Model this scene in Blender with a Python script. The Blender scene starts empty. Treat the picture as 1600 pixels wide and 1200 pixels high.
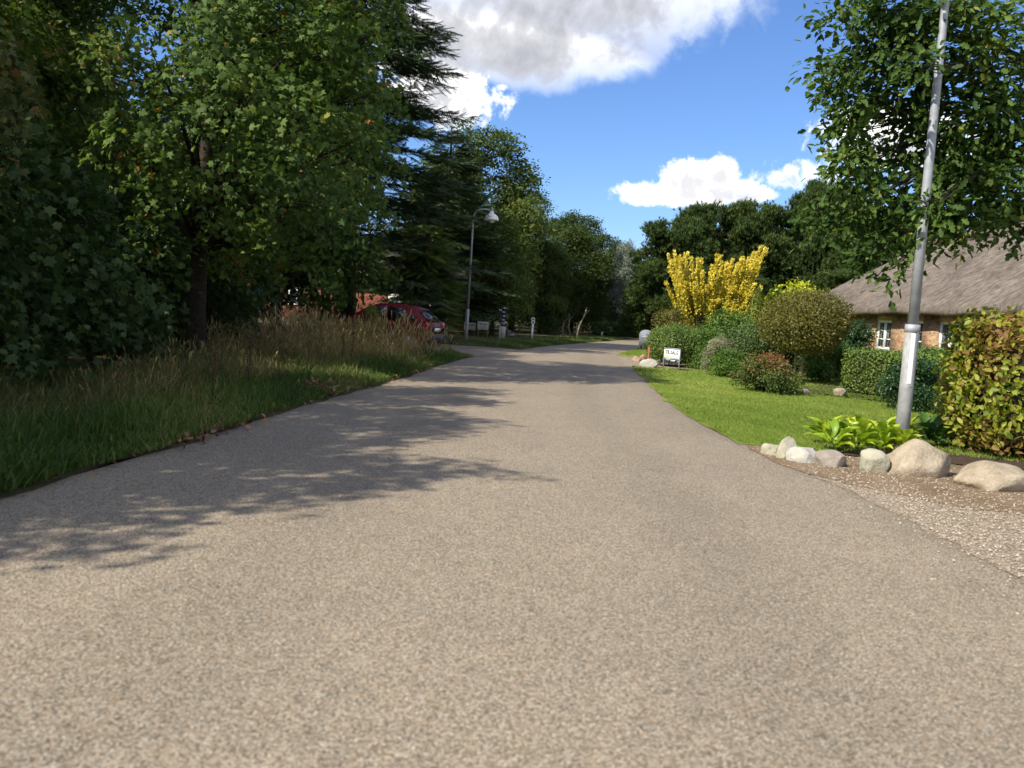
import bpy, bmesh, math, random
import numpy as np
from mathutils import Matrix, Vector

# ------------------------------------------------------------------ camera
R = math.radians
SC = bpy.context.scene
COL = SC.collection
F_PX, EYE, ROLL = 1380.0, 1.45, R(3.7)
PITCH = math.atan(113 * math.cos(ROLL) / F_PX)
cam_d = bpy.data.cameras.new('camera')
cam = bpy.data.objects.new('camera', cam_d)
COL.objects.link(cam)
cam_d.sensor_width = 36.0
cam_d.lens = 36.0 * F_PX / 1600.0
cam_d.clip_start = 0.05
cam_d.clip_end = 3000.0
cam_d.dof.use_dof = True
cam_d.dof.focus_distance = 22.0
cam_d.dof.aperture_fstop = 2.4
CAM_ROT = Matrix.Rotation(math.pi / 2 - PITCH, 4, 'X') @ Matrix.Rotation(ROLL, 4, 'Z')
cam.matrix_world = Matrix.Translation((0, 0, EYE)) @ CAM_ROT
SC.camera = cam
M3 = np.array(CAM_ROT.to_3x3())

def ray(px, py):
    return M3 @ np.array([(px - 800) / F_PX, -(py - 600) / F_PX, -1.0])
def gnd(px, py, z=0.0):
    """where the sight line through a photo pixel meets the level z"""
    d = ray(px, py)
    return np.array([0, 0, EYE]) + d * ((z - EYE) / d[2])
def at(px, py, depth):
    d = ray(px, py)
    return np.array([0, 0, EYE]) + d * (depth / d[1])

# ------------------------------------------------------------------ sun, sky, exposure
SUN_EL, SUN_TO = R(43), R(35)          # elevation; direction the shadows run, from +x towards +y
sun_dir = Vector((-math.cos(SUN_TO) * math.cos(SUN_EL), -math.sin(SUN_TO) * math.cos(SUN_EL), math.sin(SUN_EL)))
sl = bpy.data.lights.new('sun', 'SUN')
sl.energy = 4.6
sl.angle = R(0.53)
sl.color = (1.0, 0.92, 0.78)
so = bpy.data.objects.new('sun', sl)
COL.objects.link(so)
so.rotation_euler = sun_dir.to_track_quat('Z', 'Y').to_euler()
so.location = (-20, -20, 40)
SC.view_settings.view_transform = 'Standard'
SC.view_settings.look = 'None'
SC.view_settings.exposure = 0.7
SC.view_settings.gamma = 1.0
SC.view_settings.use_curve_mapping = False
SC.cycles.max_bounces = 5
SC.cycles.diffuse_bounces = 3
SC.cycles.glossy_bounces = 2
SC.cycles.transmission_bounces = 4
SC.cycles.transparent_max_bounces = 6
SC.cycles.use_denoising = True
SC.cycles.use_adaptive_sampling = True
SC.cycles.adaptive_threshold = 0.025
SC.cycles.caustics_reflective = False
SC.cycles.caustics_refractive = False
SC.cycles.sample_clamp_indirect = 4.0

class NT:
    """small node-tree writer"""
    def __init__(s, tree):
        s.t = tree
        s.n = tree.nodes
        s.l = tree.links
    def add(s, kind, **kw):
        nd = s.n.new(kind)
        for k, v in kw.items():
            setattr(nd, k, v)
        return nd
    def link(s, a, b):
        s.l.new(a, b)
    def _in(s, sock, v):
        if v is None:
            return
        if hasattr(v, 'links') or isinstance(v, bpy.types.NodeSocket):
            s.l.new(v, sock)
        else:
            sock.default_value = v
    def m(s, op, a, b=None, c=None, clamp=False):
        nd = s.n.new('ShaderNodeMath')
        nd.operation = op
        nd.use_clamp = clamp
        for i, v in enumerate((a, b, c)):
            s._in(nd.inputs[i], v)
        return nd.outputs[0]
    def sstep(s, v, lo, hi, a=0.0, b=1.0):
        nd = s.n.new('ShaderNodeMapRange')
        nd.interpolation_type = 'SMOOTHSTEP'
        s._in(nd.inputs[0], v)
        for i, q in enumerate((lo, hi, a, b)):
            s._in(nd.inputs[i + 1], q)
        return nd.outputs[0]
    def mix(s, fac, a, b, mode='MIX'):
        nd = s.n.new('ShaderNodeMix')
        nd.data_type = 'RGBA'
        nd.blend_type = mode
        s._in(nd.inputs[0], fac)
        s._in(nd.inputs[6], a)
        s._in(nd.inputs[7], b)
        return nd.outputs[2]
    def noise(s, vec, scale, detail=4.0, rough=0.55, dist=0.0):
        nd = s.n.new('ShaderNodeTexNoise')
        if vec is not None:
            s.l.new(vec, nd.inputs['Vector'])
        nd.inputs['Scale'].default_value = scale
        nd.inputs['Detail'].default_value = detail
        nd.inputs['Roughness'].default_value = rough
        nd.inputs['Distortion'].default_value = dist
        return nd.outputs[0]
    def ramp(s, fac, stops, interp='LINEAR'):
        nd = s.n.new('ShaderNodeValToRGB')
        cr = nd.color_ramp
        cr.interpolation = interp
        while len(cr.elements) < len(stops):
            cr.elements.new(0.5)
        for e, (p, c) in zip(cr.elements, stops):
            e.position = p
            e.color = (*c, 1.0)
        s._in(nd.inputs[0], fac)
        return nd.outputs[0]

world = bpy.data.worlds.new('World')
SC.world = world
world.use_nodes = True
w = NT(world.node_tree)
w.n.clear()
sky = w.add('ShaderNodeTexSky', sky_type='NISHITA', sun_disc=False)
sky.sun_elevation = SUN_EL
sky.sun_rotation = math.atan2(sun_dir.x, sun_dir.y)
sky.altitude = 10
sky.air_density = 1.0
sky.dust_density = 0.35
sky.ozone_density = 2.6
tc = w.add('ShaderNodeTexCoord')
sep = w.add('ShaderNodeSeparateXYZ')
w.link(tc.outputs['Generated'], sep.inputs[0])
az = w.m('ARCTAN2', sep.outputs[0], sep.outputs[1])
el = w.m('ARCSINE', sep.outputs[2])
wv = w.add('ShaderNodeTexNoise')
wv.inputs['Scale'].default_value = 14.0
wv.inputs['Detail'].default_value = 3
w.link(tc.outputs['Generated'], wv.inputs['Vector'])
wsc = w.add('ShaderNodeVectorMath', operation='SCALE')
wsc.inputs['Scale'].default_value = 0.045
w.link(wv.outputs['Color'], wsc.inputs[0])
wad = w.add('ShaderNodeVectorMath', operation='ADD')
w.link(tc.outputs['Generated'], wad.inputs[0])
w.link(wsc.outputs[0], wad.inputs[1])
n_big = w.noise(wad.outputs[0], 10.0, 3, 0.5)
n_fine = w.noise(wad.outputs[0], 30.0, 9, 0.58)
n_mic = w.noise(wad.outputs[0], 85.0, 6, 0.6)
nz = w.m('ADD', w.m('MULTIPLY', w.m('SUBTRACT', n_big, 0.5), 3.4), w.m('MULTIPLY', w.m('SUBTRACT', n_fine, 0.5), 3.4))
def px_dir(px, py):
    d = ray(px, py)
    d = d / np.linalg.norm(d)
    return math.atan2(d[0], d[1]), math.asin(d[2])
# cumulus banks: direction of the centre, half-widths (radians), noise amount, opacity
BANKS = [((880, -45), 0.225, 0.125, 0.22, 1.0), ((800, 65), 0.165, 0.068, 0.22, 1.0), ((690, 150), 0.080, 0.048, 0.34, 1.0),
         ((1055, 306), 0.068, 0.019, 0.40, 1.0), ((1075, 285), 0.036, 0.024, 0.38, 1.0), ((1128, 272), 0.020, 0.020, 0.34, 1.0),
         ((1140, 300), 0.046, 0.015, 0.36, .9), ((1275, 276), 0.062, 0.020, 0.5, 0.62), ((1400, 225), 0.085, 0.036, 0.45, 1.0),
         
         ((-300, 60), 0.20, 0.06, 0.5, 1.0), ((2150, 120), 0.22, 0.07, 0.5, 1.0), ((2500, -300), 0.3, 0.10, 0.5, 1.0)]
alpha = None
shade = None
for (p, rx, ry, kn, op) in BANKS:
    a0, e0 = px_dir(*p)
    dx = w.m('DIVIDE', w.m('SUBTRACT', az, a0), rx)
    dy = w.m('DIVIDE', w.m('SUBTRACT', el, e0), ry)
    # flatter underside
    dyb = w.m('MULTIPLY', dy, w.sstep(dy, -0.6, 0.0, 1.35, 1.0))
    d2 = w.m('ADD', w.m('MULTIPLY', dx, dx), w.m('MULTIPLY', dyb, dyb))
    den = w.m('ADD', w.m('SUBTRACT', 1.0, d2), w.m('MULTIPLY', nz, kn * 1.6))
    if ry < .05:                                             # small banks: crisper cauliflower edge
        den = w.m('ADD', den, w.m('MULTIPLY', w.m('SUBTRACT', n_mic, 0.5), 1.9))
    al = w.m('MULTIPLY', w.sstep(den, -0.2, 0.95 if ry > .05 else 0.7), op)
    # thickness seen from below darkens a big bank; small ones stay white
    thick = max(.42, min(1.0, ry / 0.075))
    gr = w.m('MULTIPLY', w.sstep(w.m('ADD', den, w.m('MULTIPLY', dy, -0.55)), 0.35, 1.25), thick)
    alpha = al if alpha is None else w.m('MAXIMUM', alpha, al)
    shade = gr if shade is None else w.m('MAXIMUM', shade, gr)
# unseen cumulus over the rest of the sky, coverage raised to whiten ambient light
far_n = w.noise(tc.outputs['Generated'], 2.6, 7, 0.55, 0.2)
away = w.sstep(w.m('ABSOLUTE', w.m('SUBTRACT', az, 0.0)), 0.75, 1.1)
high = w.sstep(el, 0.55, 0.75)
field = w.m('MULTIPLY', w.sstep(far_n, 0.49, 0.60), w.m('MAXIMUM', away, high))
alpha = w.m('MAXIMUM', alpha, field)
sh_n = w.m('ADD', w.m('MULTIPLY', shade, 0.95), w.m('ADD', w.m('MULTIPLY', w.m('SUBTRACT', n_big, 0.5), 0.2), w.m('MULTIPLY', w.m('SUBTRACT', n_fine, 0.4), 0.2)))
cloud_col = w.ramp(sh_n, [(0.0, (11.5, 11.2, 10.8)), (0.22, (8.0, 7.9, 7.9)), (0.5, (5.0, 5.05, 5.3)), (1.0, (3.0, 3.1, 3.5))])
hsv = w.add('ShaderNodeHueSaturation')
hsv.inputs['Saturation'].default_value = 1.0
hsv.inputs['Value'].default_value = 1.0
w.link(sky.outputs[0], hsv.inputs['Color'])
clear = w.mix(1.0, hsv.outputs[0], (0.62, 0.79, 1.08, 1), 'MULTIPLY')
skyc = w.mix(alpha, clear, cloud_col)
bg = w.add('ShaderNodeBackground')
bg.inputs[1].default_value = 0.1
w.link(skyc, bg.inputs[0])
wo = w.add('ShaderNodeOutputWorld')
w.link(bg.outputs[0], wo.inputs[0])

# ------------------------------------------------------------------ helpers: objects
def tag(o, label=None, cat=None, group=None, kind=None):
    if label: o['label'] = label
    if cat: o['category'] = cat
    if group: o['group'] = group
    if kind: o['kind'] = kind
    return o
def empty(name, loc=(0, 0, 0), rz=0.0, sc=1.0):
    o = bpy.data.objects.new(name, None)
    COL.objects.link(o)
    o.location = loc
    o.rotation_euler = (0, 0, rz)
    o.scale = (sc, sc, sc) if np.isscalar(sc) else sc
    o.empty_display_size = 0.2
    return o
def link_mesh(name, me, parent=None, kind=None):
    o = bpy.data.objects.new(name, me)
    COL.objects.link(o)
    if parent is not None:
        o.parent = parent
    if kind:
        o['kind'] = kind
    return o
def np_mesh(name, V, loop_v, loop_start, mat, tint=None, smooth=False):
    me = bpy.data.meshes.new(name)
    V = np.ascontiguousarray(V, dtype=np.float32)
    me.vertices.add(len(V))
    me.vertices.foreach_set('co', V.ravel())
    me.loops.add(len(loop_v))
    me.loops.foreach_set('vertex_index', np.ascontiguousarray(loop_v, dtype=np.int32))
    me.polygons.add(len(loop_start))
    me.polygons.foreach_set('loop_start', np.ascontiguousarray(loop_start, dtype=np.int32))
    if smooth:
        me.polygons.foreach_set('use_smooth', np.ones(len(loop_start), dtype=bool))
    if tint is not None:
        at_ = me.attributes.new('tint', 'FLOAT', 'FACE')
        at_.data.foreach_set('value', np.ascontiguousarray(tint, dtype=np.float32))
    me.update(calc_edges=True)
    if mat:
        me.materials.append(mat)
    return me
def mesh_from(name, V, faces, mat, smooth=False, tint=None):
    lv = np.fromiter((i for f in faces for i in f), dtype=np.int32)
    ls = np.cumsum([0] + [len(f) for f in faces[:-1]])
    return np_mesh(name, V, lv, ls, mat, tint, smooth)

class MB:
    """collects shapes of one part, then builds one mesh object"""
    def __init__(s):
        s.v = []
        s.f = []
    def _add(s, vs, fs):
        b = len(s.v)
        s.v += [tuple(float(q) for q in x) for x in vs]
        s.f += [tuple(b + i for i in f) for f in fs]
        return s
    def box(s, c, size, rz=0.0, bev=0.0, rx=0.0, ry=0.0):
        bm = bmesh.new()
        bmesh.ops.create_cube(bm, size=1.0)
        bmesh.ops.scale(bm, vec=size, verts=bm.verts)
        if bev:
            bmesh.ops.bevel(bm, geom=bm.edges[:], offset=bev, segments=2, affect='EDGES')
        mt = Matrix.Translation(c) @ Matrix.Rotation(rz, 4, 'Z') @ Matrix.Rotation(ry, 4, 'Y') @ Matrix.Rotation(rx, 4, 'X')
        bm.verts.ensure_lookup_table()
        vs = [tuple(mt @ v.co) for v in bm.verts]
        fs = [tuple(v.index for v in f.verts) for f in bm.faces]
        bm.free()
        return s._add(vs, fs)
    def tube(s, pts, rad, seg=8, caps=True):
        pts = [Vector(p) for p in pts]
        n = len(pts)
        if np.isscalar(rad):
            rad = [rad] * n
        vs, fs = [], []
        ref = Vector((0.31, 0.94, 0.12))
        for i, p in enumerate(pts):
            t = (pts[min(i + 1, n - 1)] - pts[max(i - 1, 0)]).normalized()
            r_ = ref if abs(t.dot(ref)) < 0.95 else Vector((1, 0, 0))
            a = t.cross(r_).normalized()
            b = t.cross(a)
            for k in range(seg):
                th = 2 * math.pi * k / seg
                vs.append(p + (a * math.cos(th) + b * math.sin(th)) * rad[i])
        for i in range(n - 1):
            for k in range(seg):
                k2 = (k + 1) % seg
                fs.append((i * seg + k, i * seg + k2, (i + 1) * seg + k2, (i + 1) * seg + k))
        if caps:
            fs.append(tuple(range(seg))[::-1])
            fs.append(tuple((n - 1) * seg + k for k in range(seg)))
        return s._add(vs, fs)
    def lathe(s, prof, c=(0, 0, 0), seg=20):
        vs, fs = [], []
        for (r_, z) in prof:
            for k in range(seg):
                th = 2 * math.pi * k / seg
                vs.append((c[0] + r_ * math.cos(th), c[1] + r_ * math.sin(th), c[2] + z))
        for i in range(len(prof) - 1):
            for k in range(seg):
                k2 = (k + 1) % seg
                fs.append((i * seg + k, i * seg + k2, (i + 1) * seg + k2, (i + 1) * seg + k))
        return s._add(vs, fs)
    def poly(s, pts, thick=None, n=None):
        if thick is None:
            return s._add(pts, [tuple(range(len(pts)))])
        n = Vector(n).normalized() * thick
        k = len(pts)
        top = [Vector(p) + n for p in pts]
        fs = [tuple(range(k))[::-1], tuple(range(k, 2 * k))]
        for i in range(k):
            j = (i + 1) % k
            fs.append((i, j, k + j, k + i))
        return s._add(list(pts) + top, fs)
    def mesh(s, name, mat, smooth=False):
        return mesh_from(name, np.array(s.v), s.f, mat, smooth)
    def build(s, name, mat, parent=None, smooth=False, kind=None):
        return link_mesh(name, s.mesh(name, mat, smooth), parent, kind)

# ------------------------------------------------------------------ helpers: materials
def new_mat(name):
    m = bpy.data.materials.new(name)
    m.use_nodes = True
    nt = NT(m.node_tree)
    nt.n.clear()
    out = nt.add('ShaderNodeOutputMaterial')
    return m, nt, out
def plain(name, col, rough=0.6, metal=0.0, var=0.12, scale=8.0, bump=0.0, bscale=40.0, spec=0.4, coat=0.0):
    m, t, out = new_mat(name)
    b = t.add('ShaderNodeBsdfPrincipled')
    tcn = t.add('ShaderNodeTexCoord')
    nz_ = t.noise(tcn.outputs['Object'], scale, 5, 0.6)
    lo = tuple(c * (1 - var) for c in col)
    hi = tuple(min(1, c * (1 + var)) for c in col)
    t.link(t.ramp(nz_, [(0.3, lo), (0.7, hi)]), b.inputs['Base Color'])
    b.inputs['Roughness'].default_value = rough
    b.inputs['Metallic'].default_value = metal
    b.inputs['Specular IOR Level'].default_value = spec
    if coat:
        b.inputs['Coat Weight'].default_value = coat
        b.inputs['Coat Roughness'].default_value = 0.08
    if bump:
        bp = t.add('ShaderNodeBump')
        bp.inputs['Strength'].default_value = bump
        bp.inputs['Distance'].default_value = 0.02
        t.link(t.noise(tcn.outputs['Object'], bscale, 4, 0.6), bp.inputs['Height'])
        t.link(bp.outputs[0], b.inputs['Normal'])
    t.link(b.outputs[0], out.inputs[0])
    return m
def leafy(name, stops, trans=0.32, rough=0.5, spec=0.35, tmul=(1.25, 1.35, 0.7), objvar=0.06):
    """leaf material: colour picked per leaf by its tint"""
    m, t, out = new_mat(name)
    a = t.add('ShaderNodeAttribute', attribute_name='tint')
    oi = t.add('ShaderNodeObjectInfo')
    fac = t.m('ADD', a.outputs['Fac'], t.m('MULTIPLY', t.m('SUBTRACT', oi.outputs['Random'], 0.5), objvar))
    col = t.ramp(fac, stops)
    b = t.add('ShaderNodeBsdfPrincipled')
    t.link(col, b.inputs['Base Color'])
    b.inputs['Roughness'].default_value = rough
    b.inputs['Specular IOR Level'].default_value = spec
    if trans > 0:
        tr = t.add('ShaderNodeBsdfTranslucent')
        t.link(t.mix(1.0, col, (*tmul, 1), 'MULTIPLY'), tr.inputs['Color'])
        mx = t.add('ShaderNodeMixShader')
        mx.inputs[0].default_value = trans
        t.link(b.outputs[0], mx.inputs[1])
        t.link(tr.outputs[0], mx.inputs[2])
        t.link(mx.outputs[0], out.inputs[0])
    else:
        t.link(b.outputs[0], out.inputs[0])
    return m

MAT = {}
MAT['bark'] = plain('bark', (0.045, 0.036, 0.028), 0.9, var=0.4, scale=14, bump=0.8, bscale=30, spec=0.1)
MAT['bark_pale'] = plain('bark_pale', (0.22, 0.18, 0.13), 0.9, var=0.4, scale=14, bump=0.6, bscale=30, spec=0.1)
MAT['twigs'] = plain('twigs', (0.035, 0.03, 0.018), 0.95, var=0.4, scale=20, spec=0.05)
MAT['maple'] = leafy('maple_leaves', spec=.15, rough=.6, stops=[(0.0, (0.0475, 0.0837, 0.0219)), (0.5, (0.0891, 0.1485, 0.0316)), (0.82, (0.1411, 0.2025, 0.0365)), (0.93, (0.2525, 0.216, 0.0365)), (1.0, (0.4455, 0.1755, 0.0425))])
MAT['maple_dull'] = leafy('dull_maple_leaves', spec=.15, rough=.6, stops=[(0.0, (0.052, 0.0675, 0.0243)), (0.5, (0.0891, 0.108, 0.0365)), (0.8, (0.1485, 0.135, 0.0486)), (1.0, (0.2228, 0.1013, 0.0486))])
MAT['sapling'] = leafy('sapling_leaves', spec=.18, stops=[(0.0, (0.0255, 0.05, 0.0145)), (0.6, (0.0456, 0.0819, 0.0232)), (1.0, (0.082, 0.1207, 0.0362))])
MAT['wood_green'] = leafy('mid_green_leaves', spec=.15, rough=.6, stops=[(0.0, (0.0429, 0.0715, 0.0187)), (0.5, (0.0829, 0.1235, 0.0281)), (0.85, (0.143, 0.169, 0.0351)), (1.0, (0.286, 0.169, 0.041))])
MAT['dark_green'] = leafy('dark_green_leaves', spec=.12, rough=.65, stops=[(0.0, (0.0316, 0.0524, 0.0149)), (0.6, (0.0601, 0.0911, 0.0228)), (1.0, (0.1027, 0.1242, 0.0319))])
MAT['silver'] = leafy('silver_leaves', [(0.0, (0.13, 0.162, 0.112)), (0.6, (0.286, 0.324, 0.252)), (1.0, (0.546, 0.594, 0.532))], trans=0.25, tmul=(1, 1, 1))
MAT['oak'] = leafy('oak_leaves', spec=.15, rough=.6, stops=[(0.0, (0.0372, 0.0728, 0.0175)), (0.5, (0.0686, 0.1235, 0.0257)), (0.88, (0.1216, 0.182, 0.0328)), (1.0, (0.3432, 0.338, 0.0585))])
MAT['spruce'] = leafy('spruce_needles', spec=.12, rough=.65, stops=[(0.0, (0.029, 0.0504, 0.0216)), (0.6, (0.0528, 0.084, 0.0346)), (1.0, (0.099, 0.132, 0.0486))], trans=0.1)
MAT['pine'] = leafy('pine_needles', spec=.12, rough=.65, stops=[(0.0, (0.0342, 0.0612, 0.0189)), (0.6, (0.0683, 0.103, 0.0269)), (1.0, (0.1233, 0.1529, 0.035))], trans=0.1)
MAT['golden'] = leafy('golden_leaves', [(0.0, (0.1365, 0.187, 0.0275)), (0.25, (0.441, 0.396, 0.033)), (0.65, (0.693, 0.583, 0.055)), (1.0, (0.84, 0.726, 0.187))], trans=0.3, tmul=(1.1, 1.05, 0.6))
MAT['box_leaf'] = leafy('clipped_leaves', [(0.0, (0.0619, 0.1063, 0.0203)), (0.5, (0.1169, 0.1875, 0.0338)), (1.0, (0.2338, 0.3, 0.0563))], trans=0.25)
MAT['box_dark'] = leafy('clipped_dark_leaves', [(0.0, (0.0396, 0.078, 0.0194)), (0.6, (0.0726, 0.126, 0.0281)), (1.0, (0.132, 0.192, 0.0432))], trans=0.2)
MAT['bronze'] = leafy('bronze_leaves', [(0.0, (0.085, 0.09, 0.02)), (0.5, (0.15, 0.145, 0.03)), (1.0, (0.24, 0.20, 0.05))])
MAT['feather'] = leafy('feathery_leaves', [(0.0, (0.0619, 0.125, 0.0225)), (0.6, (0.1169, 0.2125, 0.0338)), (1.0, (0.2063, 0.3125, 0.0563))])
MAT['lime'] = leafy('lime_leaves', [(0.0, (0.25, 0.30, 0.02)), (0.5, (0.45, 0.48, 0.03)), (1.0, (0.62, 0.60, 0.06))])
MAT['cypress'] = leafy('golden_cypress_leaves', [(0.0, (0.10, 0.14, 0.02)), (0.6, (0.20, 0.23, 0.035)), (1.0, (0.34, 0.34, 0.06))])
MAT['white_var'] = leafy('pale_variegated_leaves', [(0.0, (0.16, 0.19, 0.09)), (0.6, (0.36, 0.36, 0.22)), (1.0, (0.60, 0.55, 0.42))], tmul=(1, 1, .8))
MAT['azalea'] = leafy('azalea_leaves', [(0.0, (0.05, 0.10, 0.02)), (0.45, (0.10, 0.14, 0.03)), (0.7, (0.17, 0.14, 0.035)), (0.88, (0.26, 0.09, 0.04)), (1.0, (0.36, 0.08, 0.04))])
MAT['laurel'] = leafy('laurel_leaves', [(0.0, (0.06, 0.13, 0.02)), (0.6, (0.12, 0.21, 0.035)), (1.0, (0.26, 0.33, 0.08))], rough=0.35)
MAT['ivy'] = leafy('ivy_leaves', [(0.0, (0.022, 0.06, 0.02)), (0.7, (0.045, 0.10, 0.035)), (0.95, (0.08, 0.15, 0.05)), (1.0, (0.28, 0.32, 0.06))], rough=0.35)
MAT['beech'] = leafy('beech_leaves', [(0.0, (0.114, 0.1757, 0.02)), (0.3, (0.2424, 0.2987, 0.032)), (0.5, (0.3208, 0.325, 0.04)), (0.72, (0.2566, 0.1669, 0.048)), (1.0, (0.1853, 0.0966, 0.04))], trans=0.35)
MAT['hosta'] = leafy('hosta_leaves', [(0.0, (0.16, 0.28, 0.02)), (0.5, (0.30, 0.42, 0.03)), (1.0, (0.48, 0.52, 0.06))], rough=0.4)
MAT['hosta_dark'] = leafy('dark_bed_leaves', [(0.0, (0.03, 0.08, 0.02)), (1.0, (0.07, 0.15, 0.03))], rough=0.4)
MAT['grass'] = leafy('verge_grass', [(0.0, (0.04, 0.078, 0.014)), (0.5, (0.075, 0.125, 0.024)), (0.85, (0.14, 0.18, 0.04)), (1.0, (0.28, 0.22, 0.10))], trans=0.3, rough=0.55, spec=.2)
MAT['dry'] = leafy('dry_grass', [(0.0, (0.0575, 0.0862, 0.022)), (0.3, (0.138, 0.1207, 0.044)), (0.6, (0.3105, 0.23, 0.0935)), (1.0, (0.529, 0.4025, 0.187))], trans=0.25, tmul=(1.1, 1, .8), spec=.2)
MAT['lawn_blade'] = leafy('lawn_blades', [(0.0, (0.11, 0.1815, 0.0275)), (0.55, (0.187, 0.264, 0.044)), (0.9, (0.297, 0.341, 0.077)), (1.0, (0.418, 0.363, 0.143))], trans=0.25, rough=0.6, spec=.15)
MAT['litter'] = leafy('fallen_leaves', [(0.0, (0.07, 0.04, 0.022)), (0.5, (0.16, 0.075, 0.035)), (1.0, (0.30, 0.17, 0.07))], trans=0.1, tmul=(1, 1, 1))
MAT['dock'] = plain('dried_dock', (0.06, 0.026, 0.016), 0.9, var=.3)
MAT['galv'] = plain('galvanised_steel', (0.30, 0.32, 0.345), 0.6, 0.2, var=0.16, scale=9, bump=0.06, bscale=60)
MAT['galv_worn'] = plain('worn_galvanised_steel', (0.27, 0.275, 0.275), 0.7, 0.1, var=0.28, scale=7, bump=0.1, bscale=40)
MAT['white'] = plain('white_paint', (0.78, 0.78, 0.76), 0.45, var=0.05)
MAT['offwhite'] = plain('weathered_white', (0.62, 0.62, 0.58), 0.6, var=0.12)
MAT['navy'] = plain('navy_print', (0.015, 0.03, 0.13), 0.5, var=.05)
MAT['ink'] = plain('dark_print', (0.05, 0.055, 0.07), 0.6, var=.05)
MAT['inkgrey'] = plain('grey_print', (0.42, 0.44, 0.5), 0.6, var=.05)
MAT['logo_y'] = plain('pale_yellow_print', (0.72, 0.74, 0.32), 0.6, var=.05)
MAT['redwood'] = plain('red_stained_wood', (0.26, 0.085, 0.04), 0.8, var=.25, scale=20)
MAT['boxgrey'] = plain('grey_sheet_metal', (0.17, 0.195, 0.23), 0.7, 0.0, var=.1)
MAT['dark_steel'] = plain('dark_steel', (0.05, 0.052, 0.055), 0.6, var=.1)
MAT['concrete'] = plain('pale_concrete', (0.36, 0.35, 0.31), 0.9, var=.2, scale=10, bump=.2)
MAT['rubber'] = plain('rubber', (0.02, 0.02, 0.02), 0.85, var=.1)
MAT['car_red'] = plain('red_car_paint', (0.125, 0.009, 0.012), 0.5, 0.0, var=.05, coat=.1, spec=.15)  # red darkened to put the shade over the car into the paint
MAT['alloy'] = plain('alloy', (0.5, 0.5, 0.52), 0.35, .8, var=.08)
MAT['tail_lamp'] = plain('red_lamp_lens', (0.5, 0.01, 0.012), 0.12, var=.05, coat=1.0)
MAT['lens'] = plain('clear_lens', (0.7, 0.7, 0.68), 0.1, var=.05, coat=1.0)
MAT['wood_pole'] = plain('weathered_wood', (0.20, 0.17, 0.13), 0.9, var=.25)
MAT['soil'] = plain('dark_soil', (0.06, 0.042, 0.03), 0.95, var=.4, scale=12, bump=.6, spec=.1)
m, t, out = new_mat('dark_glass')
b = t.add('ShaderNodeBsdfPrincipled')
b.inputs['Base Color'].default_value = (0.012, 0.016, 0.02, 1)
b.inputs['Roughness'].default_value = 0.06
b.inputs['Specular IOR Level'].default_value = 0.7
t.link(b.outputs[0], out.inputs[0])
MAT['glass'] = m

# boulders
def stone_mat(name, c1, c2):
    m, t, out = new_mat(name)
    b = t.add('ShaderNodeBsdfPrincipled')
    tcn = t.add('ShaderNodeTexCoord')
    a = t.noise(tcn.outputs['Object'], 5, 6, .65)
    c = t.noise(tcn.outputs['Object'], 60, 3, .6)
    f_ = t.m('ADD', t.m('MULTIPLY', a, .7), t.m('MULTIPLY', c, .35))
    t.link(t.ramp(f_, [(0.35, c1), (0.65, c2)]), b.inputs['Base Color'])
    b.inputs['Roughness'].default_value = 0.88
    b.inputs['Specular IOR Level'].default_value = 0.2
    bp = t.add('ShaderNodeBump')
    bp.inputs['Strength'].default_value = 0.7
    bp.inputs['Distance'].default_value = 0.03
    t.link(t.noise(tcn.outputs['Object'], 26, 6, .65), bp.inputs['Height'])
    t.link(bp.outputs[0], b.inputs['Normal'])
    t.link(b.outputs[0], out.inputs[0])
    return m
MAT['stone_tan'] = stone_mat('tan_granite', (0.20, 0.16, 0.11), (0.42, 0.36, 0.27))
MAT['stone_pale'] = stone_mat('pale_granite', (0.30, 0.285, 0.245), (0.52, 0.50, 0.45))
MAT['stone_grey'] = stone_mat('grey_granite', (0.18, 0.155, 0.13), (0.34, 0.30, 0.25))
MAT['stone_green'] = stone_mat('lichened_granite', (0.26, 0.25, 0.18), (0.46, 0.44, 0.34))
MAT['stone_red'] = stone_mat('reddish_granite', (0.24, 0.14, 0.09), (0.42, 0.30, 0.22))

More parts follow.
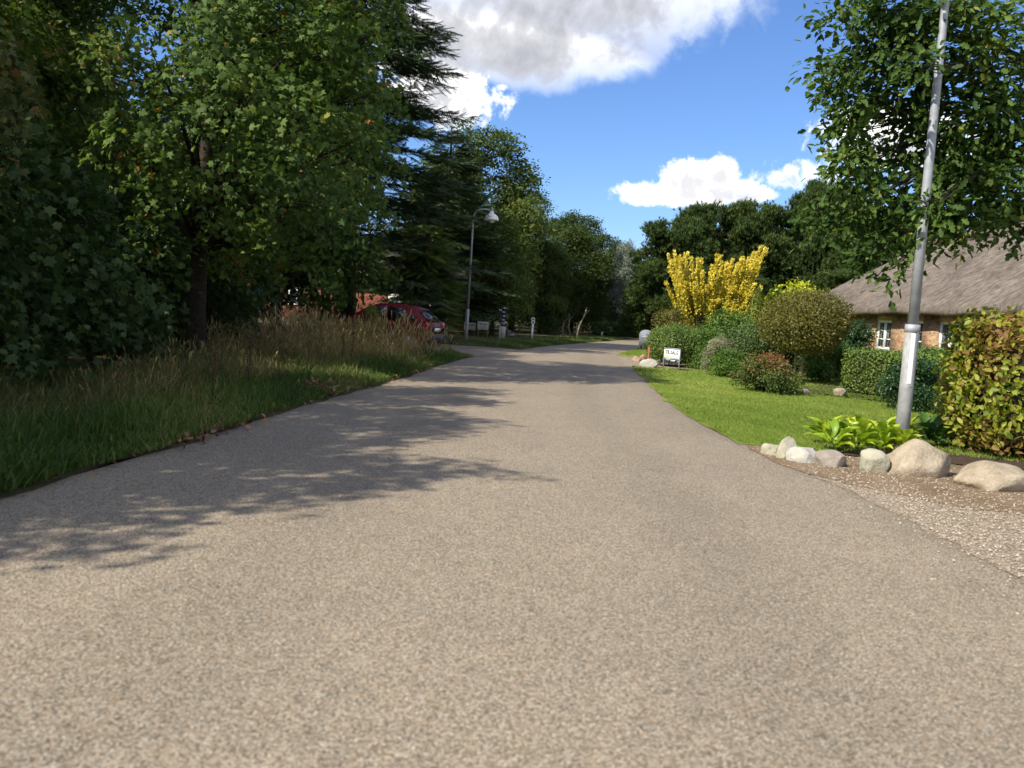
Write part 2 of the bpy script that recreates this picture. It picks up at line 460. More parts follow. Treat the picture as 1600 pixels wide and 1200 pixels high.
def chip_mat(name, scale, stops, big=((0.87, 0.87, 0.88), (1.10, 1.09, 1.06)), bump=0.5, crack=False):
    """bound stone chippings: one colour per chip, bump between the chips"""
    m, t, out = new_mat(name)
    b = t.add('ShaderNodeBsdfPrincipled')
    tcn = t.add('ShaderNodeTexCoord')
    vo = t.add('ShaderNodeTexVoronoi')
    vo.inputs['Scale'].default_value = scale
    t.link(tcn.outputs['Object'], vo.inputs['Vector'])
    sp = t.add('ShaderNodeSeparateColor')
    t.link(vo.outputs['Color'], sp.inputs[0])
    col = t.ramp(sp.outputs[0], stops)
    gap = t.sstep(vo.outputs['Distance'], 0.34, 0.78, 1.0, 0.55)
    col = t.mix(1.0, col, gap, 'MULTIPLY')
    pn = t.m('ADD', t.m('MULTIPLY', t.noise(tcn.outputs['Object'], 0.55, 5, .6), .6), t.m('MULTIPLY', t.noise(tcn.outputs['Object'], 4.5, 4, .6), .4))
    col = t.mix(1.0, col, t.ramp(pn, [(0.32, big[0]), (0.68, big[1])]), 'MULTIPLY')
    if crack:
        # wheel tracks polished a little darker, worn pale centre, old oil spots
        la = t.add('ShaderNodeAttribute', attribute_name='lat')
        wob_ = t.m('MULTIPLY', t.m('SUBTRACT', t.noise(tcn.outputs['Object'], .35, 3, .5), .5), .16)
        lt_ = t.m('ADD', la.outputs['Fac'], wob_)
        d1 = t.m('ABSOLUTE', t.m('SUBTRACT', t.m('ABSOLUTE', t.m('SUBTRACT', lt_, .5)), .19))
        trk = t.sstep(d1, .0, .11, .93, 1.0)
        col = t.mix(1.0, col, trk, 'MULTIPLY')
        edge = t.sstep(t.m('ABSOLUTE', t.m('SUBTRACT', lt_, .5)), .43, .5, 1.0, .88)
        col = t.mix(1.0, col, edge, 'MULTIPLY')
        sp2 = t.sstep(t.noise(tcn.outputs['Object'], 1.7, 2, .4), .70, .76, 1.0, .88)
        col = t.mix(1.0, col, sp2, 'MULTIPLY')
        v2 = t.add('ShaderNodeTexVoronoi', feature='DISTANCE_TO_EDGE')
        v2.inputs['Scale'].default_value = 0.16
        mp = t.add('ShaderNodeVectorMath', operation='ADD')
        wn = t.add('ShaderNodeTexNoise')
        wn.inputs['Scale'].default_value = 1.3
        wn.inputs['Detail'].default_value = 5
        t.link(tcn.outputs['Object'], wn.inputs['Vector'])
        sc_ = t.add('ShaderNodeVectorMath', operation='SCALE')
        sc_.inputs['Scale'].default_value = 1.1
        t.link(wn.outputs['Color'], sc_.inputs[0])
        t.link(tcn.outputs['Object'], mp.inputs[0])
        t.link(sc_.outputs[0], mp.inputs[1])
        t.link(mp.outputs[0], v2.inputs['Vector'])
        cr = t.sstep(v2.outputs['Distance'], 0.0008, 0.003, 0.8, 1.0)
        brk = t.sstep(t.noise(tcn.outputs['Object'], 0.45, 3, .5), 0.50, 0.58)
        cr = t.m('ADD', t.m('MULTIPLY', cr, brk), t.m('SUBTRACT', 1.0, brk))
        col = t.mix(1.0, col, cr, 'MULTIPLY')
    t.link(col, b.inputs['Base Color'])
    b.inputs['Roughness'].default_value = 0.82
    b.inputs['Specular IOR Level'].default_value = 0.25
    bp = t.add('ShaderNodeBump')
    bp.inputs['Strength'].default_value = bump
    bp.inputs['Distance'].default_value = 0.006
    t.link(t.m('SUBTRACT', 1.0, vo.outputs['Distance']), bp.inputs['Height'])
    t.link(bp.outputs[0], b.inputs['Normal'])
    t.link(b.outputs[0], out.inputs[0])
    return m
MAT['road'] = chip_mat('chip_seal_road', 105, [(0.0, (0.1314, 0.1064, 0.0778)), (0.3, (0.2327, 0.1954, 0.145)), (0.6, (0.3211, 0.2745, 0.2051)), (0.85, (0.3907, 0.347, 0.2759)), (0.94, (0.3464, 0.2284, 0.1307)), (1.0, (0.4982, 0.4721, 0.4067))], crack=True)
MAT['gravel'] = chip_mat('drive_gravel', 70, [(0.0, (0.1584, 0.1188, 0.0792)), (0.4, (0.2772, 0.2178, 0.1518)), (0.75, (0.3696, 0.3102, 0.2376)), (1.0, (0.4752, 0.429, 0.363))], bump=.8)
MAT['gravel_chip'] = leafy('gravel_stones', [(0.0, (0.1716, 0.1292, 0.0864)), (0.35, (0.312, 0.2432, 0.1656)), (0.7, (0.4368, 0.3724, 0.2808)), (0.92, (0.5772, 0.532, 0.4464)), (1.0, (0.312, 0.152, 0.0936))], trans=0.0, rough=.8)

def ground_mat(name, stops, scale=1.2, bump=0.5):
    m, t, out = new_mat(name)
    b = t.add('ShaderNodeBsdfPrincipled')
    tcn = t.add('ShaderNodeTexCoord')
    a = t.m('ADD', t.m('MULTIPLY', t.noise(tcn.outputs['Object'], scale, 6, .6), .55), t.m('MULTIPLY', t.noise(tcn.outputs['Object'], scale * 22, 5, .65), .45))
    t.link(t.ramp(a, stops), b.inputs['Base Color'])
    b.inputs['Roughness'].default_value = 0.95
    b.inputs['Specular IOR Level'].default_value = 0.1
    bp = t.add('ShaderNodeBump')
    bp.inputs['Strength'].default_value = bump
    bp.inputs['Distance'].default_value = 0.03
    t.link(t.noise(tcn.outputs['Object'], 90, 4, .7), bp.inputs['Height'])
    t.link(bp.outputs[0], b.inputs['Normal'])
    t.link(b.outputs[0], out.inputs[0])
    return m
MAT['ground'] = ground_mat('meadow_ground', [(0.3, (0.035, 0.05, 0.015)), (0.5, (0.06, 0.08, 0.022)), (0.7, (0.10, 0.085, 0.04))])
MAT['verge'] = ground_mat('verge_soil', [(0.3, (0.05, 0.04, 0.022)), (0.5, (0.065, 0.062, 0.026)), (0.7, (0.11, 0.08, 0.045))])
MAT['sandy'] = ground_mat('sandy_soil', [(0.3, (0.15, 0.10, 0.06)), (0.5, (0.23, 0.165, 0.105)), (0.7, (0.34, 0.265, 0.18))], scale=2.0, bump=.8)
MAT['lawn'] = ground_mat('lawn_turf', [(0.3, (0.13, 0.19, 0.03)), (0.5, (0.19, 0.245, 0.045)), (0.7, (0.30, 0.30, 0.08))], scale=.55, bump=.8)

# ================================================================== SETTING
def resample(pts, n):
    p = np.array(pts, float)[:, :2]
    d = np.concatenate([[0], np.cumsum(np.linalg.norm(np.diff(p, axis=0), axis=1))])
    s = np.linspace(0, d[-1], n)
    out = np.stack([np.interp(s, d, p[:, i]) for i in range(2)], 1)
    for _ in range(6):                                   # round the corners of the traced line
        out[1:-1] = 0.25 * out[:-2] + 0.5 * out[1:-1] + 0.25 * out[2:]
    return out
LEFT = [(-3.6, -10), (-3.5, 0)] + [gnd(*q)[:2] for q in [(0, 770), (150, 735), (300, 690), (400, 655), (500, 625), (600, 598), (715, 562), (760, 553), (850, 541), (960, 532), (1005, 528)]] + [(18, 92), (34, 106), (60, 116)]
RIGHT = [(3.4, -10), (3.35, 0)] + [gnd(*q)[:2] for q in [(1600, 900), (1450, 820), (1350, 768), (1250, 728), (1150, 692), (1090, 660), (1040, 625), (1005, 590), (985, 570), (960, 555.5), (1004, 543)]] + [(9.6, 54), (14.5, 68), (24, 82), (38, 95), (62, 105)]
L_ = resample(LEFT, 260)
R_ = resample(RIGHT, 260)
def left_x(y):
    return np.interp(y, L_[:, 1], L_[:, 0])
def right_x(y):
    return np.interp(y, R_[:, 1], R_[:, 0])

def grid_mesh(name, rows, mat, smooth=True):
    rows = np.array(rows)                                 # (n, m, 3)
    n, mm = rows.shape[:2]
    V = rows.reshape(-1, 3)
    f = [(i * mm + j, i * mm + j + 1, (i + 1) * mm + j + 1, (i + 1) * mm + j) for i in range(n - 1) for j in range(mm - 1)]
    return mesh_from(name, V, f, mat, smooth)
def structure(name, me):
    o = link_mesh(name, me)
    o['kind'] = 'structure'
    return o
def flat_poly(pts, z, wob=0.0, step=0.25, seed=1):
    """outline with an uneven edge"""
    rg = np.random.default_rng(seed)
    out = []
    k = len(pts)
    for i in range(k):
        a, b_ = np.array(pts[i][:2], float), np.array(pts[(i + 1) % k][:2], float)
        n = max(1, int(np.linalg.norm(b_ - a) / step)) if wob else 1
        n = min(n, 120)
        for j in range(n):
            q = a + (b_ - a) * j / n
            out.append((q[0] + rg.normal(0, wob), q[1] + rg.normal(0, wob), z))
    return out
def fill_poly(name, pts, mat):
    bm = bmesh.new()
    vs = [bm.verts.new(p) for p in pts]
    f = bm.faces.new(vs)
    if f.normal.z < 0:
        f.normal_flip()
    bmesh.ops.triangulate(bm, faces=[f])
    me = bpy.data.meshes.new(name)
    bm.normal_update()
    bm.to_mesh(me)
    bm.free()
    me.materials.append(mat)
    return me

g = 1500.0
structure('ground', mesh_from('ground', np.array([(-g, -g, -.06), (g, -g, -.06), (g, g, -.06), (-g, g, -.06)]), [(0, 1, 2, 3)], MAT['ground']))
rg = np.random.default_rng(5)
rows = []
for i in range(260):
    a, b_ = L_[i], R_[i]
    # right side of the carriageway pairs by nearest station
    row = []
    for s in np.linspace(0, 1, 9):
        q = a + (b_ - a) * s
        row.append((q[0], q[1], 0.035 * (1 - (2 * s - 1) ** 2)))
    rows.append(row)
rm = grid_mesh('road', rows, MAT['road'])
ra = rm.attributes.new('lat', 'FLOAT', 'POINT')
ra.data.foreach_set('value', np.tile(np.linspace(0, 1, 9), 260).astype(np.float32))
structure('road', rm)

# left verge and woodland floor
rows = []
for i in range(260):
    a = L_[i]
    t_ = L_[min(i + 1, 259)] - L_[max(i - 1, 0)]
    nrm = np.array([-t_[1], t_[0]]) / np.linalg.norm(t_)
    row = []
    for off, z in [(-0.06, .003), (0.12, .022), (.5, .045), (1.2, .055), (2.5, .06), (5, .06), (9, .06), (16, .15), (30, .4)]:
        j = rg.normal(0, .045) if off < 0.3 else 0
        q = a + nrm * (off + j) if off < 10 else a + np.array([-1, .25]) * off
        if 27.0 < a[1] < 34.2 and off < 20:
            z = -.03
        row.append((q[0], q[1], z))
    rows.append(row)
structure('verge', grid_mesh('verge', rows, MAT['verge']))

# garden lawns and drives on the right
G = lambda x, y: tuple(gnd(x, y, 0.04)[:2])
near_edge = [G(*q) for q in [(1150, 689), (1200, 694), (1240, 700), (1290, 705), (1370, 706), (1450, 706), (1540, 716), (1600, 722)]]
lawn_left = [(right_x(y) - .03, y) for y in np.arange(11.4, 27.4, 0.8)]
lawn_pts = lawn_left + [(right_x(27.2) + .35, 27.6), (5.6, 27.4), (9, 28.6), (15, 30)] + [(15, 10)] + near_edge[::-1]
structure('lawn', fill_poly('lawn', flat_poly(lawn_pts, 0.012, .03, .3), MAT['lawn']))
l2 = [(right_x(y) - .03, y) for y in np.arange(34.2, 52, 1.2)]
structure('far_lawn', fill_poly('far_lawn', flat_poly(l2 + [(16, 60), (22, 56), (20, 36), (8, 33.4)], 0.016, .04, .4, 2), MAT['lawn']))
drive = [(right_x(y) - .1, y) for y in np.arange(-8, 11.2, 0.8)] + near_edge + [(15.2, 10.2), (24, 8), (24, -8)]
structure('gravel_drive', fill_poly('gravel_drive', flat_poly(drive, 0.006, .02, .2, 3), MAT['gravel']))
structure('house_drive', fill_poly('house_drive', flat_poly([(right_x(27.4) - .2, 27.3), (5.6, 27.2), (9, 28.4), (16, 29.8), (18, 33), (8, 33.6), (right_x(34.4) - .2, 34.4)], 0.010, .02, .3, 4), MAT['gravel']))
structure('side_drive', fill_poly('side_drive', flat_poly([(left_x(27.0) + .2, 27.0), (left_x(34) + .2, 34.), (-3, 35), (-9, 38), (-16, 40), (-16, 27.5), (-9, 27), (-5, 26.8), (-2.6, 26.8)], 0.014, .03, .3, 5), MAT['road']))
bedpts = [G(*q) for q in [(1225, 607), (1262, 613), (1318, 615), (1400, 624), (1476, 646), (1500, 632), (1420, 600), (1300, 597)]]
structure('flower_bed', fill_poly('flower_bed', flat_poly(bedpts, 0.020, .06, .2, 6), MAT['soil']))
bed2 = [G(*q) for q in [(1290, 706), (1300, 692), (1400, 676), (1490, 672), (1640, 690), (1640, 735), (1500, 722)]]
structure('stone_bed', fill_poly('stone_bed', flat_poly(bed2, 0.022, .03, .2, 7), MAT['soil']))
edge_pts = [G(*q) for q in [(1165, 690), (1205, 716), (1262, 735), (1330, 752), (1430, 772), (1530, 792), (1640, 800), (1640, 742), (1540, 722), (1450, 712), (1370, 710), (1290, 709), (1240, 702), (1200, 696)]]
structure('sandy_edge', fill_poly('sandy_edge', flat_poly(edge_pts, 0.0095, .018, .2, 8), MAT['sandy']))

# ================================================================== FOLIAGE TOOLS
def unit(v):
    return v / np.maximum(np.linalg.norm(v, axis=-1, keepdims=True), 1e-9)
def frames(nrm, rg, along=None):
    """(N,3,3) matrices whose third column is nrm; spin random or first column near `along`"""
    n = unit(nrm)
    a = rg.normal(size=n.shape) if along is None else along + 0.25 * rg.normal(size=n.shape)
    t_ = unit(a - n * np.sum(a * n, axis=1, keepdims=True))
    b_ = np.cross(n, t_)
    return np.stack([t_, b_, n], axis=2)
def scatter(name, tv, tf, P, Fm, S, tint, mat, smooth=False):
    tv = np.array(tv, float)
    N = len(P)
    V = np.einsum('nij,kj->nki', Fm, tv) * np.asarray(S).reshape(N, 1, -1) + P[:, None, :]
    k = len(tv)
    base = (np.arange(N) * k)[:, None]
    flat = np.concatenate([np.array(f) for f in tf])
    cnt = np.array([len(f) for f in tf])
    lv = (base + flat[None, :]).ravel()
    st = np.concatenate([[0], np.cumsum(cnt)[:-1]])
    ls = (np.arange(N)[:, None] * len(flat) + st[None, :]).ravel()
    return np_mesh(name, V.reshape(-1, 3), lv, ls, mat, np.repeat(tint, len(tf)), smooth)

# leaf templates: x along the leaf, z its normal, about 1 long
LEAF_MAPLE = ([(0, 0, 0), (.18, .30, .04), (.12, .52, -.06), (.42, .36, .03), (.62, .50, -.06), (.66, .17, .05), (1.0, 0, -.12),
               (.66, -.17, .05), (.62, -.50, -.06), (.42, -.36, .03), (.12, -.52, -.06), (.18, -.30, .04)],
              [(0, 1, 2, 3), (0, 3, 4, 5), (0, 5, 6, 7), (0, 7, 8, 9), (0, 9, 10, 11)])
LEAF_RHOMB = ([(0, 0, 0), (.5, .30, .08), (1, 0, -.05), (.5, -.30, .08)], [(0, 1, 2), (0, 2, 3)])
LEAF_OVAL = ([(0, 0, 0), (.28, .27, .06), (.66, .24, .05), (1, 0, -.10), (.66, -.24, .05), (.28, -.27, .06)], [(0, 1, 2, 3), (0, 3, 4, 5)])
LEAF_OAK = ([(0, 0, 0), (.25, .22, .04), (.36, .13, .02), (.52, .30, .04), (.66, .16, .02), (.84, .20, 0), (1, 0, -.1),
             (.84, -.20, 0), (.66, -.16, .02), (.52, -.30, .04), (.36, -.13, .02), (.25, -.22, .04)],
            [(0, 1, 2, 3), (0, 3, 4, 5, 6), (0, 6, 7, 8, 9), (0, 9, 10, 11)])
LEAF_NEEDLES = ([], [])
for k in range(7):                                          # a tuft of needles
    th = k * 2.4
    c_, s_ = math.cos(th), math.sin(th)
    sp_ = 0.55 if k else 0.0
    tip = (1.0 if k == 0 else .82, sp_ * c_, sp_ * s_)
    b0 = len(LEAF_NEEDLES[0])
    LEAF_NEEDLES[0].extend([(0, -.09 * s_ - .02, .09 * c_ + .02), (0.05, .09 * s_ + .02, -.09 * c_ - .02), tip])
    LEAF_NEEDLES[1].append((b0, b0 + 1, b0 + 2))
SPRAY = ([], [])
for k in range(6):                                          # a flat fishbone spruce twig
    for sg in (-1, 1):
        b0 = len(SPRAY[0])
        x0 = k * .15
        SPRAY[0].extend([(x0, 0, 0), (x0 + .15, 0, 0), (x0 + .26, sg * (.30 - .035 * k), -.06)])
        SPRAY[1].append((b0, b0 + 1, b0 + 2) if sg > 0 else (b0 + 1, b0, b0 + 2))
b0 = len(SPRAY[0])
SPRAY[0].extend([(.9, -.05, 0), (.9, .05, 0), (1.2, 0, -.03)])
SPRAY[1].append((b0, b0 + 1, b0 + 2))
BLADE = ([(0, -.5, 0), (0, .5, 0), (.12, -.42, .45), (.12, .42, .45), (.42, -.22, .82), (.42, .22, .82), (.8, 0, 1.0)], [(0, 1, 3, 2), (2, 3, 5, 4), (4, 5, 6)])
TUFT = ([], [])
for k in range(3):
    th = k * 2.1
    dx_, dy_ = math.cos(th), math.sin(th)
    b0 = len(TUFT[0])
    TUFT[0].extend([(-.09 * dy_, .09 * dx_, 0), (.09 * dy_, -.09 * dx_, 0), (.5 * dx_, .5 * dy_, 1)])
    TUFT[1].append((b0, b0 + 1, b0 + 2))
STALK = ([(0, -.004, 0), (0, .004, 0), (.03, -.003, .5), (.03, .003, .5), (.10, 0, .80),
          (.085, -.020, .76), (.10, .0, .72), (.13, .022, .86), (.17, -.020, .90), (.15, .014, .97), (.22, 0, 1.02)],
         [(0, 1, 3, 2), (2, 3, 4), (5, 6, 7), (5, 7, 8), (8, 7, 9), (8, 9, 10)])
PEBBLE = ([(1, 0, .1), (.3, .9, 0), (-.8, .55, .1), (-.75, -.6, 0), (.35, -.9, .1), (.15, .1, .62), (-.2, 0, -.4)],
          [(0, 1, 5), (1, 2, 5), (2, 3, 5), (3, 4, 5), (4, 0, 5)])

def lobes_in(rg, n, H, zb, Rr, prof, rlo=.22, rhi=.36):
    out = []
    for i in range(n):
        t_ = (i + rg.uniform(0, 1)) / n
        r_ = Rr * prof(t_)
        a = rg.uniform(0, 2 * math.pi)
        rr = r_ * math.sqrt(rg.uniform(.12, 1)) * .82
        out.append((rr * math.cos(a), rr * math.sin(a), zb + (H - zb) * t_, Rr * rg.uniform(rlo, rhi) * (0.55 + .45 * prof(t_))))
    return out
def leaf_points(rg, lobes, sprays, leaves, flat=.55, droop=.25, tw=.33, up=.75, thick=.10):
    """sprays of leaves over the lobes of a crown: positions, normals, per-lobe tint"""
    P, N, A, T = [], [], [], []
    C = np.mean([l[:3] for l in lobes], axis=0)
    for (x, y, z, r_) in lobes:
        ns = max(6, int(sprays * (r_ / .9) ** 2))
        d = unit(rg.normal(size=(ns, 3)) + np.array([0, 0, .30]))
        rad = r_ * rg.uniform(.45, 1.12, (ns, 1)) ** .6
        pos = np.array([x, y, z]) + d * rad * np.array([1, 1, flat + .25])
        outw = unit(pos - C)
        cn = unit(np.array([0, 0, up]) + .55 * outw + .35 * rg.normal(size=(ns, 3)))
        nl = leaves
        o = rg.normal(size=(ns, nl, 3))
        o -= np.sum(o * cn[:, None, :], 2, keepdims=True) * cn[:, None, :] * (1 - thick / tw)
        o *= tw * .55
        p = pos[:, None, :] + o
        p[:, :, 2] -= droop * np.linalg.norm(o, axis=2) ** 1.0 * .6
        nn = unit(cn[:, None, :] + .55 * rg.normal(size=(ns, nl, 3)))
        al = unit(o) + np.array([0, 0, -.35])
        tint = np.clip(.42 + rg.normal(0, .12) + rg.normal(0, .10, (ns, 1)) + rg.normal(0, .16, (ns, nl)), 0, 1)
        P.append(p.reshape(-1, 3)); N.append(nn.reshape(-1, 3)); A.append(al.reshape(-1, 3)); T.append(tint.ravel())
    return np.concatenate(P), np.concatenate(N), np.concatenate(A), np.concatenate(T)
def crown_mesh(name, rg, lobes, mat, tmpl=LEAF_RHOMB, size=.12, sprays=40, leaves=12, tw=.33, flush=0, **kw):
    P, N, A, T = leaf_points(rg, lobes, sprays, leaves, tw=tw, **kw)
    hot = rg.uniform(size=len(T)) < .006
    T[hot] = rg.uniform(.9, 1, hot.sum())
    S = size * rg.uniform(.5, 1.35, (len(P), 1))
    if flush:
        zt_ = (P[:, 2] - P[:, 2].min()) / np.ptp(P[:, 2])
        T = np.clip(T + flush * (zt_ - .55), 0, 1)
    return scatter(name, tmpl[0], tmpl[1], P, frames(N, rg, A), S, T, mat)
def trunk_mesh(name, rg, H, r0, mat, lean=(0, 0), seg=10, n=8):
    mb = MB()
    pts, rad = [], []
    for i in range(n + 1):
        t_ = i / n
        pts.append((lean[0] * t_ + rg.normal(0, .02) * H * .1, lean[1] * t_ + rg.normal(0, .02) * H * .1, -.15 + H * t_))
        rad.append(r0 * (1.35 if i == 0 else 1.0) * (1 - .8 * t_) + .012)
    mb.tube(pts, rad, seg)
    return mb.mesh(name, mat, True), pts
def limbs_mesh(name, rg, pts, lobes, r0, mat, every=1, low=.25):
    mb = MB()
    for (x, y, z, r_) in lobes[::every]:
        zt = max(low * pts[-1][2], z - .45 * math.hypot(x - pts[0][0], y - pts[0][1]) - .2)
        i = min(range(len(pts)), key=lambda q: abs(pts[q][2] - zt))
        a = Vector(pts[i])
        e = Vector((x, y, z))
        mid = a.lerp(e, .5) + Vector((rg.normal(0, .12), rg.normal(0, .12), .12 * (e - a).length))
        q1, q3 = a.lerp(mid, .5) + Vector((0, 0, .05)), mid.lerp(e, .5) + Vector((rg.normal(0, .06), rg.normal(0, .06), .04))
        rr = r0 * .30
        mb.tube([a, q1, mid, q3, e], [rr, rr * .75, rr * .55, rr * .35, .008], 6, caps=False)
        for k in range(3):                                    # twigs into the sprays
            d = Vector(rg.normal(size=3)).normalized() * r_ * .85
            mb.tube([q3, e + d * .4, e + d], [rr * .3, .008, .003], 4, caps=False)
    return mb.mesh(name, mat, True)
def plant(name, label, cat, loc, meshes, rz=0.0, sc=1.0, group=None, mats=None):
    """a tree or shrub: an Empty at the foot with trunk, limbs and crown"""
    o = empty(name, loc, rz, sc)
    tag(o, label, cat, group)
    for part, me in meshes:
        c = link_mesh(part, me, o, 'stuff' if part in ('crown', 'foliage', 'leaves', 'limbs') else None)
        if mats and part in mats:
            c.material_slots[0].link = 'OBJECT'
            c.material_slots[0].material = mats[part]
    return o
def decid(name, seed, H, zb, Rr, prof, n_lobes, mat, tmpl=LEAF_RHOMB, size=.12, sprays=40, leaves=12, r0=.16, tw=.33, bark=None, extra=None, rlo=.22, rhi=.36, limb_low=.25, **kw):
    rg = np.random.default_rng(seed)
    lob = lobes_in(rg, n_lobes, H, zb, Rr, prof, rlo, rhi) + (extra or [])
    tm, pts = trunk_mesh(name + '_trunk', rg, H * .86, r0, bark or MAT['bark'], (rg.normal(0, .3), rg.normal(0, .3)))
    lm = limbs_mesh(name + '_limbs', rg, pts, lob, r0, bark or MAT['bark'], low=limb_low)
    cm = crown_mesh(name + '_crown', rg, lob, mat, tmpl, size, sprays, leaves, tw, **kw)
    return [('trunk', tm), ('limbs', lm), ('crown', cm)]
def round_prof(t_):
    return max(.28, math.sqrt(max(0, 1 - ((t_ - .42) / .62) ** 2)))
def low_prof(t_):                                             # broad to the ground
    return max(.25, math.sqrt(max(0, 1 - ((t_ - .30) / .74) ** 2)))

# clipped shrubs: rounded boxes with leaves standing on the surface
def rbox_pts(rg, n, dims, r, bottom=True):
    dx, dy, dz = dims
    ar = np.array([dy * dz, dy * dz, dx * dz, dx * dz, dx * dy, dx * dy * (.15 if bottom else 0)])
    fc = rg.choice(6, n, p=ar / ar.sum())
    u = rg.uniform(-.5, .5, (n, 3)) * np.array(dims)
    ax, sg = fc // 2, np.where(fc % 2 == 0, 1, -1)
    sg = np.where(ax == 2, np.where(fc == 4, 1, -1), sg)
    u[np.arange(n), ax] = sg * np.array(dims)[ax] / 2
    rr = np.minimum(r, np.array(dims) / 2 - 1e-3)
    inner = np.clip(u, -(np.array(dims) / 2 - rr), np.array(dims) / 2 - rr)
    nr = unit((u - inner) / rr)
    return inner + nr * rr, unit(nr / rr * rr.min())
def lump(P, k, ph):
    return (np.sin(P[:, 0] * k + ph) * np.sin(P[:, 1] * k * 1.1 + 2 * ph) + np.sin(P[:, 2] * k * 1.3 + 3 * ph) * np.sin(P[:, 0] * k * .7 + P[:, 1] * k * .6)) * .5
def clipped(name, label, cat, loc, dims, r, mat, n, size, rz=0.0, tmpl=LEAF_OVAL, seed=1, wob=.05, group=None, jit=.7, rough=.05, tint_top=0.0, singles=0, single_side=None, tvar=.18):
    rg = np.random.default_rng(seed)
    o = empty(name, loc, rz)
    tag(o, label, cat, group)
    P, N = rbox_pts(rg, n, dims, np.array(r) if not np.isscalar(r) else np.array([r] * 3))
    P = P + N * (lump(P, 4.0, seed)[:, None] * wob + lump(P, 11.0, seed + 1)[:, None] * wob * .4 + rg.normal(0, rough, (n, 1)) - .01)
    P[:, 2] += dims[2] / 2
    keep = P[:, 2] > .02
    P, N = P[keep], N[keep]
    NN = unit(N + jit * rg.normal(size=N.shape))
    T = np.clip(.45 + tvar * lump(P, 3.0, seed + 2) + rg.normal(0, .2, len(P)), 0, 1)
    A = rg.normal(size=P.shape) + np.array([0, 0, .5])
    S = size * rg.uniform(.65, 1.25, (len(P), 1))
    Fm = frames(NN, rg, A)
    if singles:
        # the leaves that show largest are objects of their own
        sc_ = -(P @ np.array(single_side)) + rg.normal(0, .05, len(P))
        idx = np.argsort(sc_)[:singles * 6:6]
        leafm = [scatter('leaf', tmpl[0], tmpl[1], np.zeros((1, 3)), np.eye(3)[None], np.ones((1, 1)), np.array([tv_]), mat) for tv_ in np.linspace(.02, .98, 10)]
        for i in idx:
            lf = link_mesh('leaf', leafm[int(min(9, T[i] * 10))], o)
            mt = Matrix([list(Fm[i][q] * S[i, 0]) + [P[i][q]] for q in range(3)] + [[0, 0, 0, 1]])
            lf.matrix_local = mt
        kp = np.ones(len(P), bool)
        kp[idx] = False
        P, Fm, S, T = P[kp], Fm[kp], S[kp], T[kp]
    link_mesh('foliage', scatter(name + '_leaves', tmpl[0], tmpl[1], P, Fm, S, T, mat), o, 'stuff')
    bm = bmesh.new()
    bmesh.ops.create_icosphere(bm, subdivisions=4, radius=1)
    rr = np.minimum(np.array(r) if not np.isscalar(r) else np.array([r] * 3), np.array(dims) / 2 - 1e-3)
    hd = np.array(dims) / 2 - rr
    for v in bm.verts:
        s = np.array(v.co)
        q = np.clip(s * 3, -1, 1) * hd + s * rr
        q = q * .93 - s * .02
        v.co = (q[0], q[1], q[2] + dims[2] / 2)
    me = bpy.data.meshes.new('twigs')
    bm.to_mesh(me)
    bm.free()
    me.materials.append(MAT['twigs'])
    link_mesh('twigs', me, o)
    return o

# ================================================================== LEFT: WOODLAND EDGE
def px_lobe(px, py, d, r_, base):
    q = at(px, py, d)
    return (q[0] - base[0], q[1] - base[1], q[2], r_)
def near(px, y, z=0.06):
    """ground spot at distance y below photo column px (on the eye-level line)"""
    q = at(px, 487 + (px - 800) * math.tan(ROLL), y)
    return (q[0], y, z)
MA = near(305, 18.5)
ma_extra = [px_lobe(*q, MA) for q in [(330, 60, 15.4, .8), (300, 200, 15.2, .75), (290, 320, 15.6, .65), (380, 150, 15.0, .8), (400, 280, 15.4, .75), (370, 370, 15.8, .6), (450, 40, 15.6, .85), (470, 190, 15.6, .8), (480, 320, 16.2, .7),
    (530, 90, 16.6, .8), (545, 230, 16.8, .75), (555, 330, 17.4, .6), (590, 20, 17.0, .6), (585, 150, 17.6, .6), (600, 250, 18.0, .5), (520, -60, 16.4, .9), (400, -80, 15.8, .9), (610, 60, 17.6, .35), (440, 400, 17.0, .6), (500, 420, 17.8, .5), (230, 380, 15.6, .6), (220, 100, 15.0, .8), (200, 240, 14.8, .7)]]
MAPLE_A = decid('maple_a', 11, 11.0, 2.0, 3.9, low_prof, 34, MAT['maple'], LEAF_MAPLE, .118, 27, 23, r0=.2, tw=.29, extra=ma_extra)
MAPLE_B = decid('maple_b', 12, 9.0, .7, 3.2, low_prof, 40, MAT['maple'], LEAF_MAPLE, .118, 30, 22, r0=.16, tw=.28)
WOOD_A = decid('wood_a', 21, 12, 1.2, 4.6, round_prof, 44, MAT['wood_green'], LEAF_RHOMB, .19, 40, 14, r0=.22, tw=.42)
WOOD_B = decid('wood_b', 22, 10, .8, 4.0, low_prof, 40, MAT['wood_green'], LEAF_RHOMB, .19, 40, 14, r0=.2, tw=.42)
SAP = decid('sapling', 31, 3.0, .35, 1.7, low_prof, 22, MAT['sapling'], LEAF_MAPLE, .125, 46, 13, r0=.05, tw=.30, rlo=.26, rhi=.4)

